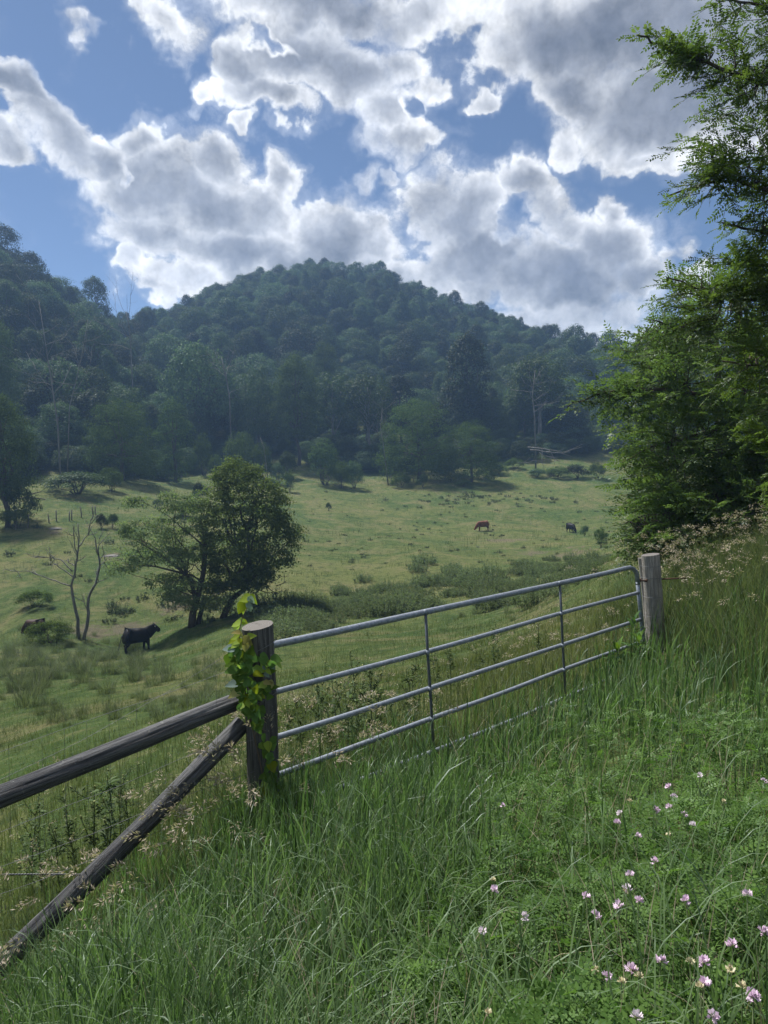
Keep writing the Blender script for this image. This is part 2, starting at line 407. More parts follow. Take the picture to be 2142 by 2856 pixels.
def on_ground(px, py, d=None, lo=2.0, hi=420.0):
    """Where the ray through pixel (1659 px view) first meets the ground."""
    v = ray(px*1.29114, py*1.29114); ys = np.exp(np.linspace(math.log(lo), math.log(hi), 1600))
    x = v.x/v.y*ys; z = CAM_Z + v.z/v.y*ys; h = z - ground_z(x, ys)
    i = np.argmax(h < 0)
    if h[i] >= 0: i = len(ys)-1
    return Vector((x[i], ys[i], float(ground_z(x[i:i+1], ys[i:i+1])[0])))
def stand(px, depth, dz=0.0):
    """Ground point under column px (1659 px view, at the horizon row) at a given distance."""
    v = ray(px*1.29114, 1330); x = v.x/v.y*depth
    return Vector((x, depth, gz(x, depth) + dz))

def build_ground():
    azs = np.concatenate([np.linspace(-180, -42, 60)[:-1], np.linspace(-42, 42, 330), np.linspace(42, 180, 60)[1:-1]]) * PI/180
    rs = np.concatenate([[0.0], np.exp(np.linspace(math.log(.5), math.log(800), 270))])
    A, Rr = np.meshgrid(azs, rs[1:]); x = np.sin(A)*Rr; y = np.cos(A)*Rr; z = ground_z(x, y)
    nA = len(azs); nR = len(rs)-1
    v = np.concatenate([np.stack([x, y, z], -1).reshape(-1, 3), [[0, 0, gz(0, 0)]]])
    i, j = np.meshgrid(np.arange(nR-1), np.arange(nA), indexing='ij'); i = i.ravel(); j = j.ravel(); k = (j+1) % nA
    q = np.stack([i*nA+j, (i+1)*nA+j, (i+1)*nA+k, i*nA+k], 1)
    jj = np.arange(nA); t = np.stack([np.full(nA, nA*nR), jj, (jj+1) % nA], 1)
    m, g = new_mat('pasture')
    tc = g.node('ShaderNodeTexCoord').outputs['Object']
    n1 = g.noise(tc, 0.03, 5, .65, .5); n2 = g.noise(tc, 0.22, 6, .7, .6); n3 = g.noise(tc, 1.3, 6, .75); n4 = g.noise(tc, 9.0, 4, .7)
    c = g.mix(g.smooth(n1, .36, .62), (.052, .090, .024), (.115, .130, .042))
    c = g.mix(g.smooth(n2, .47, .63, 0, .85), c, (.150, .140, .065))
    c = g.mix(g.smooth(n2, .47, .36, 0, .8), c, (.038, .074, .020))
    c = g.mix(g.smooth(n3, .50, .62, 0, .75), c, (.034, .058, .018))
    c = g.mix(g.smooth(n3, .46, .36, 0, .6), c, (.140, .155, .062))
    c = g.mix(g.smooth(n4, .52, .70, 0, .5), c, (.165, .160, .078))
    c = g.mix(1.0, c, (.93, .95, .92), 'MULTIPLY')
    so = g.node('ShaderNodeAttribute', attribute_name='soil').outputs['Fac']
    soil = g.smooth(g.math('ADD', so, g.math('MULTIPLY_ADD', n3, 2.2, -1.15)), .35, .75)
    c = g.mix(g.math('MULTIPLY', soil, .7), c, g.mix(n4, (.10, .078, .058), (.17, .14, .105)))
    bump = g.node('ShaderNodeBump', {'Height': g.math('ADD', g.math('MULTIPLY', n3, .6), g.math('MULTIPLY', n4, .25)), 'Strength': 1.0, 'Distance': .6}).outputs[0]
    p = g.node('ShaderNodeBsdfPrincipled', {'Base Color': c, 'Roughness': .95, 'Normal': bump}); p.inputs['Specular IOR Level'].default_value = .1
    g.node('ShaderNodeOutputMaterial', {'Surface': p.outputs[0]})
    soil = np.zeros(len(v))
    for px, py, rx, ry in ((200,1366,60,14),(280,1360,60,12),(1225,1200,38,9),(1245,1190,8,22),(1150,1196,50,5),(1275,1185,6,20),(390,1300,50,14),(470,1275,40,10),(1090,1168,60,5),(240,1203,22,5),(118,1146,24,6)):
        b = on_ground(px, py, lo=20); k = b.y/1534; rz = max(ry*k*b.y/12, .4)
        soil = np.maximum(soil, 1.1*np.exp(-((v[:, 0]-b.x)/(rx*k))**2 - ((v[:, 1]-b.y)/rz)**2))
    o = obj('ground', mesh_np('ground', v, [q, t], m, smooth=True, extra={'soil': soil}))
    tag(o, 'green pasture valley floor and slopes under the grass', None, kind='structure')
build_ground()

def build_haze():
    bm = bmesh.new(); bmesh.ops.create_cube(bm, size=1.0)
    me = bpy.data.meshes.new('haze'); bm.to_mesh(me); bm.free()
    o = obj('haze', me, loc=(0, 0, 63), scale=(1640, 1640, 170))
    m = bpy.data.materials.new('hazy_air'); m.use_nodes = True; g = NT(m.node_tree)
    vol = g.node('ShaderNodeVolumePrincipled', {'Color': (.36, .59, 1.0, 1), 'Density': HAZE, 'Anisotropy': .35})
    g.node('ShaderNodeOutputMaterial', {'Volume': vol.outputs[0]})
    me.materials.append(m)
    tag(o, 'thin blue summer haze filling the valley air', None, kind='stuff')
HAZE = 0.00047
build_haze()
# ------------------------------------------------------------------ trees of the wood
M_LEAF = foliage('leaf_forest', (.022, .050, .016), (.076, .118, .038), .36, .01, vary=1.3)
M_LEAF_LIGHT = foliage('leaf_pale', (.040, .070, .026), (.098, .138, .054), .38, .0)
M_LEAF_BUSH = foliage('leaf_bush', (.038, .070, .016), (.105, .150, .040), .4, .0)
M_BARK = bark('bark_brown', (.035, .028, .022), (.10, .085, .07), 5, 6, .6)
M_BARK_GREY = bark('bark_dead_grey', (.09, .087, .083), (.20, .193, .183), 5, 6, .5)

def crown_geo(g, rng, lobes, n_bough, n_leaf, bough_r, leaf, flat=.6, low=-.45, asp=1.7, droop=0.0, inner=.15, shell=0):
    """Leaves set on many small boughs that sit on a few lobes."""
    lobes = np.asarray(lobes, float); area = (lobes[:, 3]*lobes[:, 4] + lobes[:, 4]*lobes[:, 5] + lobes[:, 3]*lobes[:, 5])
    k = rng.choice(len(lobes), n_bough*3, p=area/area.sum())
    d = sph(rng, n_bough*3); keep = d[:, 2] > low - .15*rng.random(len(d)); k = k[keep]; d = d[keep]
    f = np.where(rng.random(len(d)) < inner, rng.uniform(.3, .8, len(d)), rng.uniform(.82, 1.06, len(d)))
    p = lobes[k, :3] + d*lobes[k, 3:6]*f[:, None]
    ins = np.zeros(len(p), bool)
    for i, L in enumerate(lobes):
        ins |= (k != i) & ((((p - L[:3])/L[3:6])**2).sum(1) < .6)
    p = p[~ins][:n_bough]; d = unit(d[~ins][:n_bough]/1.0); n = len(p)
    br = bough_r*rng.uniform(.55, 1.35, n); tone = rng.random(n)
    idx = np.repeat(np.arange(n), n_leaf); m = len(idx)
    q = rng.normal(size=(m, 3))*.55; q[:, 2] = q[:, 2]*flat + .12; dome = rng.random(m) < .55; q[dome] = unit(q[dome] + [0, 0, .25])*rng.uniform(.7, 1.0, (dome.sum(), 1))*[1, 1, flat*1.3]
    ql = np.linalg.norm(q, axis=1, keepdims=True); q = q/np.maximum(ql, 1e-6)*np.minimum(ql, 1.15)
    pos = p[idx] + q*br[idx][:, None]
    pos[:, 2] -= droop*br[idx]*(q[:, 0]**2 + q[:, 1]**2)
    nr = unit(np.array([0, 0, .45]) + d[idx]*.45 + unit(q)*.75 + rng.normal(size=(m, 3))*.38)
    t, b = frames(nr, rng)
    ln = leaf*rng.uniform(.6, 1.45, m)
    g.rhombs(pos, t, nr, ln, ln/asp*1.15, np.clip(.25*tone[idx] + .75*rng.random(m), 0, 1), 0.08)
    if shell:      # leaves set straight on the rounded masses of the crown
        k = rng.choice(len(lobes), shell, p=area/area.sum()); d = sph(rng, shell); d[:, 2] = np.where(d[:, 2] < low, -d[:, 2], d[:, 2])
        bump = 1 + .16*(np.sin(d[:, 0]*7 + k*2.1)*np.sin(d[:, 1]*7 + k)*np.sin(d[:, 2]*6 + k*3)) + .07*np.sin(d[:, 0]*17 + 5*d[:, 2])*np.sin(d[:, 1]*15 - 4*d[:, 2])
        pos = lobes[k, :3] + d*lobes[k, 3:6]*(bump*rng.uniform(.86, 1.04, shell))[:, None]
        nr = unit(d*.9 + np.array([0, 0, .25]) + rng.normal(size=(shell, 3))*.42); t, b = frames(nr, rng); ln = leaf*rng.uniform(.7, 1.5, shell)
        g.rhombs(pos, t, nr, ln, ln/asp*1.2, np.clip(.35*(bump-.8)*2.2 + .65*rng.random(shell), 0, 1), 0.08)
    return p

def limb(g, rng, a, b, r0, r1, n=6, sag=.08, seg=6, wig=.05):
    a = np.asarray(a, float); b = np.asarray(b, float); t = np.linspace(0, 1, n)[:, None]
    L = np.linalg.norm(b-a); p = a + (b-a)*t; p[:, 2] += (np.sin(t[:, 0]*PI))*L*sag
    p[1:-1] += rng.normal(size=(n-2, 3))*L*wig
    g.tube(p, np.linspace(r0, r1, n), seg)
    return p

class Proto: pass
def tree_proto(name, seed, h, lobes, n_bough, n_leaf, bough_r, leaf, mat=None, trunk_r=.28, bark_m=None, limbs=9, low_crown=True, **kw):
    rng = np.random.default_rng(seed); g = Geo()
    if low_crown: lobes = [(a*1.1, b*1.1, c*.86, d*1.14, e*1.14, f*1.16) for a, b, c, d, e, f in lobes]
    bp = crown_geo(g, rng, lobes, n_bough, n_leaf, bough_r, leaf, **kw)
    w = Geo(); L = np.asarray(lobes, float); c = L[:, :3].mean(0); top = (L[:, 2] + L[:, 5]*.6).max()
    n = 7; t = np.linspace(0, 1, n)[:, None]; path = np.array([[0, 0, -.6]])*(1-t) + np.array([[c[0]*.8, c[1]*.8, top]])*t
    path[1:-1, :2] += rng.normal(size=(n-2, 2))*h*.012
    w.tube(path, np.linspace(trunk_r*1.25, trunk_r*.15, n), 8)
    for i in rng.choice(len(bp), min(limbs, len(bp)), replace=False):
        s = rng.uniform(.3, .75); j = s*(n-1); i0 = int(j); a = path[i0] + (path[i0+1]-path[i0])*(j-i0)
        limb(w, rng, a, bp[i], trunk_r*(1-s)*.75 + .02, .03, seg=5)
    P = Proto(); P.crown = g.mesh(name + '_crown', mat or M_LEAF); P.trunk = w.mesh(name + '_trunk', bark_m or M_BARK, True)
    P.h = max(float((L[:, 2] + L[:, 5]).max()), 1.0); P.r = float((np.hypot(L[:, 0], L[:, 1]) + np.maximum(L[:, 3], L[:, 4])).max()); P.geo = g
    return P
def put_tree(P, name, label, loc, rz=0.0, s=1.0, group=None, cat='tree'):
    t = thing(name, label, cat, loc, rz, group, s)
    obj('trunk', P.trunk, t); obj('crown', P.crown, t)['kind'] = 'stuff'
    return t

PT = [
 tree_proto('oak_a', 1, 13, [(0,0,8.6,4.2,4.2,3.6),(1.8,.6,6.4,3.2,3.2,2.8),(-1.9,-.8,6.8,3,3,2.9),(.2,-1.5,10.6,2.4,2.4,2.3)], 60, 70, 1.3, .29, shell=5200),
 tree_proto('oak_b', 2, 14, [(0,0,9,3.3,3.3,4.2),(1.0,.9,6.2,3,3,2.8),(-1.2,.3,6.6,2.8,2.8,3),(0,0,12.2,1.9,1.9,2.0)], 55, 70, 1.2, .29, shell=5000),
 tree_proto('poplar', 3, 17, [(0,0,10,2.8,2.8,5.6),(.6,.4,6,2.8,2.8,3.2),(-.3,0,14.3,1.7,1.7,2.6)], 55, 70, 1.1, .29, shell=5000),
 tree_proto('dome', 4, 11, [(0,0,6.4,4.6,4.6,4.0),(2.6,-.5,5,3,3,2.8),(-2.5,.6,4.8,3.2,3.2,2.8),(.4,2.2,5.2,3,3,2.8)], 60, 70, 1.3, .29, shell=5600),
 tree_proto('loose', 5, 14, [(0,0,10.4,2.6,2.6,2.6),(2.2,.3,8.2,2.2,2.2,1.9),(-2.1,.8,7.4,2.3,2.3,1.9),(.6,-1.8,6.4,2.4,2.4,1.8),(-.6,.4,12.3,1.5,1.5,1.5)], 75, 80, 1.15, .29, shell=2500, limbs=16),
 tree_proto('maple', 6, 13, [(0,0,8,3.7,3.7,4.6),(1.6,1,6,3,3,3.2),(-1.5,-.8,5.6,3.1,3.1,3.3)], 58, 70, 1.25, .29, shell=5200),
 tree_proto('spire', 7, 15, [(0,0,6,2.6,2.6,4),(0,0,10,1.7,1.7,3.4),(.2,0,13,.9,.9,2.2)], 50, 60, .9, .28, shell=3200),
]
def scatter_wood():
    rng = np.random.default_rng(77)
    pts = []
    cell = 6.3
    xs = np.arange(-420, 420, cell); ys = np.arange(100, 400, cell)
    X, Y = np.meshgrid(xs, ys); X = X.ravel() + rng.uniform(-.45, .45, X.size)*cell; Y = Y.ravel() + rng.uniform(-.45, .45, Y.size)*cell
    Z = ground_z(X, Y)
    out = []
    for x, y, z in zip(X, Y, Z):
        p = to_px((x, y, z))
        if p is None: continue
        px, py = p[0]/1.29114, p[1]/1.29114
        if px < -800 or px > 2300: continue
        # the edge of the wood, as a row of the view for every column
        e = np.interp(px, [-200, 0, 120, 250, 400, 520, 700, 850, 1080, 1150, 1300, 1600], [1010, 1020, 1022, 1015, 985, 970, 975, 1000, 960, 958, 955, 960])
        dmin = np.interp(px, [-200, 0, 250, 400, 600, 900, 1300, 1600], [118, 120, 132, 155, 172, 172, 185, 185])
        if y < dmin or (py > e and y < 230): continue
        out.append((x, y, z))
    return np.array(out), rng

def build_wood():
    pts, rng = scatter_wood()
    n = len(pts)
    kind = rng.choice(len(PT), n, p=[.2, .2, .12, .14, .14, .16, .04])
    sc = rng.uniform(.65, 1.0, n)*np.where(rng.random(n) < .4, rng.uniform(1.05, 1.5, n), 1.0); sc = np.where(pts[:, 1] > 280, np.minimum(sc, 1.02), sc)
    for i in range(n):       # the saddle carries only low trees
        q = to_px(pts[i])
        if q and 210 < q[0]/1.29114 < 420 and pts[i, 1] > 215: sc[i] = min(sc[i], .78)
    # how much of each crown the camera can see (coarse painter's buffer, near to far)
    Wb, Hb = 415, 553; buf = np.zeros((Hb, Wb), bool); vis = np.zeros(n)
    for i in np.argsort(pts[:, 1]):
        P = PT[kind[i]]; c = Vector(pts[i]) + Vector((0, 0, P.h*sc[i]*.6)); p = to_px(c)
        if p is None: continue
        k = F_PX/pts[i, 1]*Wb/W_PX; u = p[0]*Wb/W_PX; v = p[1]*Hb/H_PX; ru = P.r*sc[i]*.85*k; rv = P.h*.42*sc[i]*k
        x0, x1 = int(max(0, u-ru)), int(min(Wb, u+ru+1)); y0, y1 = int(max(0, v-rv)), int(min(Hb, v+rv+1))
        if x1 <= x0 or y1 <= y0: continue
        yy, xx = np.mgrid[y0:y1, x0:x1]; mk = ((xx-u)/max(ru, .5))**2 + ((yy-v)/max(rv, .5))**2 < 1
        sub = buf[y0:y1, x0:x1]; vis[i] = (mk & ~sub).sum(); sub |= mk
    order = np.argsort(-vis)
    sel = order[:285]; rest = [i for i in order[285:] if vis[i] > 0 or rng.random() < (.8 if not -40 < (to_px(pts[i]) or (0, 0))[0] < W_PX + 40 else .35)]
    for i in sel:
        x, y, z = pts[i]; p = to_px((x, y, z)); px = p[0]/1.29114
        w = ('broad round', 'tall oval', 'high narrow', 'low domed', 'loose open', 'full crowned', 'pointed')[kind[i]]
        if px < 330 and y < 235: zone = 'low on the wooded ridge at the left' if y < 165 else 'along the top of the wooded ridge at the left'
        elif y < 205: zone = 'at the foot of the hill behind ' + ('the left creek trees' if px < 560 else 'the middle of the pasture' if px < 1000 else 'the fallen dead tree')
        elif y < 285: zone = 'halfway up the wooded hill, ' + ('left flank below the saddle' if px < 480 else 'under the summit' if px < 850 else 'right flank')
        else: zone = 'near the skyline of the hill, ' + ('by the saddle' if px < 520 else 'on the summit' if px < 880 else 'on the long right slope')
        lab = f'{w} green tree {zone}'; gr = f'{w} trees {zone}'
        put_tree(PT[kind[i]], 'forest_tree', lab, (x, y, z - .2), rng.uniform(0, 6.28), (sc[i], sc[i], sc[i]*rng.uniform(.9, 1.12)), gr)
    # all the rest of the wood and the undergrowth at its foot: one mass of instanced crowns
    P_, S_, K_, R_ = [], [], [], []
    for i in rest:
        P_.append(pts[i] - [0, 0, .2]); S_.append([sc[i]]*3); K_.append(kind[i]); R_.append(rng.uniform(0, 6.28))
    for i in range(380):
        px = rng.uniform(-200, 1600); dm = np.interp(px, [-200, 0, 250, 400, 600, 900, 1300, 1600], [118, 120, 132, 155, 172, 172, 185, 185]) + rng.uniform(-4, 16)
        k = rng.uniform(.28, .55); P_.append(np.array(stand(px, dm)) - [0, 0, 1.1*k]); S_.append([k*1.25, k*1.25, k]); K_.append((0, 3, 5)[i % 3]); R_.append(rng.uniform(0, 6.28))
    me = bpy.data.meshes.new('forest'); me.from_pydata([tuple(p) for p in P_], [], [])
    a = me.attributes.new('kind', 'INT', 'POINT'); a.data.foreach_set('value', np.array(K_, np.int32))
    a = me.attributes.new('size', 'FLOAT_VECTOR', 'POINT'); a.data.foreach_set('vector', np.array(S_, np.float32).ravel())
    a = me.attributes.new('turn', 'FLOAT_VECTOR', 'POINT'); a.data.foreach_set('vector', np.array([(0, 0, r) for r in R_], np.float32).ravel())
    o = obj('forest', me); tag(o, 'dense mass of leafy wood covering the hill behind', None, kind='stuff')
    crown = {}
    for c in COL.objects:
        if c.type == 'MESH' and c.parent and c.parent.name.startswith('forest_tree') and c.name.startswith('crown'):
            for k, P in enumerate(PT):
                if c.data == P.crown: crown.setdefault(k, c)
    ng = bpy.data.node_groups.new('forest_crowns', 'GeometryNodeTree')
    ng.interface.new_socket('Geometry', in_out='INPUT', socket_type='NodeSocketGeometry'); ng.interface.new_socket('Geometry', in_out='OUTPUT', socket_type='NodeSocketGeometry')
    N = ng.nodes; L = ng.links; gi = N.new('NodeGroupInput'); go = N.new('NodeGroupOutput'); jn = N.new('GeometryNodeJoinGeometry')
    def named(nm, dt):
        q = N.new('GeometryNodeInputNamedAttribute'); q.data_type = dt; q.inputs[0].default_value = nm; return next(x for x in q.outputs if x.enabled and x.name == 'Attribute')
    ak, asz, at_ = named('kind', 'INT'), named('size', 'FLOAT_VECTOR'), named('turn', 'FLOAT_VECTOR')
    for k in crown:
        cp = N.new('FunctionNodeCompare'); cp.data_type = 'INT'; cp.operation = 'EQUAL'; ins = [x for x in cp.inputs if x.enabled]; L.new(ak, ins[0]); ins[1].default_value = k
        oi = N.new('GeometryNodeObjectInfo'); oi.inputs['Object'].default_value = crown[k]; oi.inputs['As Instance'].default_value = True; oi.transform_space = 'ORIGINAL'
        ip = N.new('GeometryNodeInstanceOnPoints'); L.new(gi.outputs[0], ip.inputs['Points']); L.new(cp.outputs[0], ip.inputs['Selection']); L.new(oi.outputs['Geometry'], ip.inputs['Instance']); L.new(at_, ip.inputs['Rotation']); L.new(asz, ip.inputs['Scale']); L.new(ip.outputs[0], jn.inputs[0])
    L.new(jn.outputs[0], go.inputs[0]); md = o.modifiers.new('crowns', 'NODES'); md.node_group = ng
    print('wood', n, 'single', len(sel), 'mass', len(P_), sorted(crown))
build_wood()
# ------------------------------------------------------------------ single trees, dead trees and shrubs one can tell apart
def fit(P, px, top, width, depth):
    """Place of a tree in column px at a distance, and the scale that gives it the photo's height and width."""
    b = stand(px, depth); zt = at6(px, top, depth).z
    return b, (width/1534*depth/(2*P.r), width/1534*depth/(2*P.r), max(.3, (zt - b.z)/P.h))
PL_LIGHT = tree_proto('pale', 21, 14, [(0,0,10,2.7,2.7,3.4),(1.2,.3,6.6,2.6,2.6,3),(-1.2,.8,5.6,2.6,2.6,3),(.3,0,13,1.6,1.6,1.6)], 150, 100, 1.1, .20, M_LEAF_LIGHT, shell=2500)
M_LEAF_MID = foliage('leaf_mid', (.034, .066, .018), (.088, .132, .038), .38, .0)
PL_ROUND = tree_proto('round', 22, 11, [(0,0,6,4.0,4.0,5.0),(1.6,0,2.8,3.6,3.6,3.0),(-1.5,.4,2.6,3.6,3.6,3.0),(.2,-1.6,2.2,3.2,3.2,2.6)], 190, 100, 1.2, .19, M_LEAF_MID, shell=3500)
PL_NARROW = tree_proto('narrow', 23, 12, [(0,0,5.0,2.7,2.7,5.2),(.2,0,9.6,1.5,1.5,2.4),(-.3,0,2.2,2.3,2.3,2.4)], 100, 100, .95, .19, M_LEAF_MID, shell=2000)
PL_BARE = tree_proto('highcrown', 24, 15, [(0,0,11.5,3.4,3.4,3.2),(1.6,.4,9,2.4,2.4,2),(-1.7,0,8.8,2.4,2.4,2)], 130, 56, .95, .27, bark_m=M_BARK_GREY)
EDGE = [
 (265, 866, 158, 126, PL_ROUND, 'rounded bright green tree at the left edge of the wood above a low shrub'),
 (378, 866, 72, 138, PL_NARROW, 'narrow upright tree beside the rounded tree at the left wood edge'),
 (645, 772, 118, 168, PL_LIGHT, 'pale silvery green tall tree at the centre of the wood edge'),
 (905, 866, 175, 158, PL_ROUND, 'wide dark domed tree at the top of the pasture, larger of two'),
 (1018, 912, 125, 155, PL_ROUND, 'lower dark domed tree joined to the right side of the wide one'),
 (1012, 722, 104, 192, PT[2], 'tall vine covered columnar tree rising behind the dark domed trees'),
 (797, 812, 112, 176, PL_BARE, 'tree with high dark crown left of the wide domed tree'),
 (722, 806, 96, 180, PL_BARE, 'high crowned tree with a bare pale trunk behind the shrubs'),
 (8, 858, 150, 84, PL_LIGHT, 'pale leafy tree cut by the left picture edge above fallen branches'),
 (12, 696, 95, 125, PL_LIGHT, 'pale tree top at the left picture edge below the ridge'),
 (710, 742, 80, 205, PL_LIGHT, 'lighter round crown on the lower slope of the hill'),
 (435, 742, 150, 170, PT[0], 'broad spreading tree in the left wood below the saddle'),
 (560, 800, 110, 172, PT[3], 'low broad tree left of the pale silvery tree'),
 (1165, 770, 130, 190, PL_BARE, 'tall tree behind the bare white trunk at the right of the wood'),
]
for px, top, w, d, P, lab in EDGE:
    b, s = fit(P, px, top, w*1.08, d); put_tree(P, 'edge_tree', lab, b - Vector((0, 0, .2)), random.Random(px).uniform(0, 6.28), s, 'trees along the edge of the wood')

# ---- dead standing trees
def twigs(g, rng, a, d, L, r, lev, spread=.6):
    d = unit(d); n = 5; p = [np.array(a, float)]
    for i in range(n):
        d = unit(d + rng.normal(size=3)*.13 + np.array([0, 0, .05])); p.append(p[-1] + d*L/n)
    g.tube(p, np.linspace(r, r*.45, n+1), 5 if lev < 2 else 4)
    if lev <= 0: return
    for k in range(rng.integers(2, 4)):
        i = rng.integers(2, n+1); s = unit(d + rng.normal(size=3)*spread); twigs(g, rng, p[i], s, L*rng.uniform(.45, .7), r*.5, lev-1, spread)
def dead_tree(name, label, base, path, r0, branches, seed, mat, spread=.55, lev=2):
    """path: list of world points of the stem; branches: how many limbs, each its own part."""
    rng = np.random.default_rng(seed); t = thing(name, label, 'dead tree', base); o = np.array(base)
    g = Geo(); p = np.array([np.array(q) - o for q in path]); n = len(p)
    g.tube(p, np.linspace(r0, r0*.3, n), 8); obj('trunk', g.mesh('dead_trunk', mat, True), t)
    for k in range(branches):
        s = rng.uniform(.35, 1.0)*(n-1); i = min(int(s), n-2); a = p[i] + (p[i+1]-p[i])*(s-i)
        h = np.linalg.norm(p[-1]-p[0]); d = unit(p[i+1]-p[i])*.7 + rng.normal(size=3)*spread; d[2] = abs(d[2])*.8
        g = Geo(); twigs(g, rng, a, d, h*rng.uniform(.16, .34)*(1.15 - .5*s/(n-1)), r0*.42*(1.1 - .6*s/(n-1)), lev); obj('branch', g.mesh('dead_branch', mat, True), t)
    return t
def px_path(pts, d): return [at6(x, y, d) for x, y in pts]
DEAD = [
 ([(128,985),(125,920),(112,830),(98,740),(84,650)], 118, .17, 11, 'tall bare grey dead tree with long forked limbs in the left wood'),
 ([(140,930),(150,880),(165,820),(178,760),(190,690)], 119, .11, 8, 'leaning bare dead tree beside the tall grey one in the left wood'),
 ([(285,800),(283,760),(280,710),(272,672)], 160, .18, 7, 'dead treetop of bare twigs below the saddle'),
 ([(497,905),(496,860),(488,810),(478,770)], 162, .2, 9, 'grey dead tree with fine twigs left of the pale silvery tree'),
 ([(1157,965),(1155,900),(1150,855),(1156,800)], 168, .2, 7, 'bare white dead trunk forked at the top, right of the domed trees'),
 ([(838,1005),(828,960),(822,925),(826,880)], 154, .13, 6, 'thin crooked white dead tree against the wide domed tree'),
 ([(578,985),(570,965),(562,945)], 148, .12, 1, 'short broken white snag leaning among the shrubs'),
]
for pts, d, r, nb, lab in DEAD:
    p = px_path(pts, d); b = Vector(p[0]); b.z = min(b.z, gz(b.x, b.y)) - .3; p[0] = b
    dead_tree('dead_tree', lab, b, p, r, nb, int(pts[0][0]), M_BARK_GREY)

def zpx(zx, zy): return zx/2.38, zy/2.38 + 929.5
def zpath(pts, d): return [at6(*zpx(x, y), d) for x, y in pts]
def build_bare_tree():
    d = 43.5
    paths = [[(405,1085),(398,960),(375,860),(368,800),(390,700),(405,590),(400,480)],
             [(430,1085),(455,960),(450,870),(490,790),(515,690),(495,600),(490,555)],
             [(360,800),(270,772),(150,725),(70,725)],[(372,725),(320,668),(260,655),(205,650)],[(405,600),(450,540),(472,460)],
             [(385,760),(300,700),(262,672)],[(490,792),(518,772)],[(512,700),(540,668)],[(452,935),(428,880)],[(398,650),(380,560),(378,520)],[(508,640),(510,560)],[(392,700),(355,680),(350,660)]]
    base = on_ground(*zpx(415, 1075)); d = base.y
    t = thing('bare_tree', 'bare grey two stemmed dead tree beside the near black cow', 'dead tree', base); rng = np.random.default_rng(5)
    for i, pp in enumerate(paths):
        p = np.array([np.array(at6(*zpx(x, y), d + rng.uniform(-.5, .5)*(k > 0 and i > 1))) for k, (x, y) in enumerate(pp)]) - np.array(base)
        q = np.concatenate([p[:-1] + (p[1:]-p[:-1])*f for f in (0,)])
        tt = np.linspace(0, len(p)-1, len(p)*3); q = np.stack([np.interp(tt, np.arange(len(p)), p[:, k]) for k in range(3)], 1); q[1:-1] += rng.normal(size=(len(q)-2, 3))*.02
        r0 = .13 if i < 2 else .05
        g = Geo(); g.tube(q, np.linspace(r0, r0*.25, len(q)), 8)
        for k in range(5 if i < 6 else 2):
            j = rng.integers(len(q)//2, len(q)); twigs(g, rng, q[j], unit(q[min(j, len(q)-1)]-q[j-1]) + rng.normal(size=3)*.6, rng.uniform(.5, 1.2), .03, 1)
        obj('stem' if i < 2 else 'branch', g.mesh('bare_stem', M_BARK_GREY, True), t)
build_bare_tree()

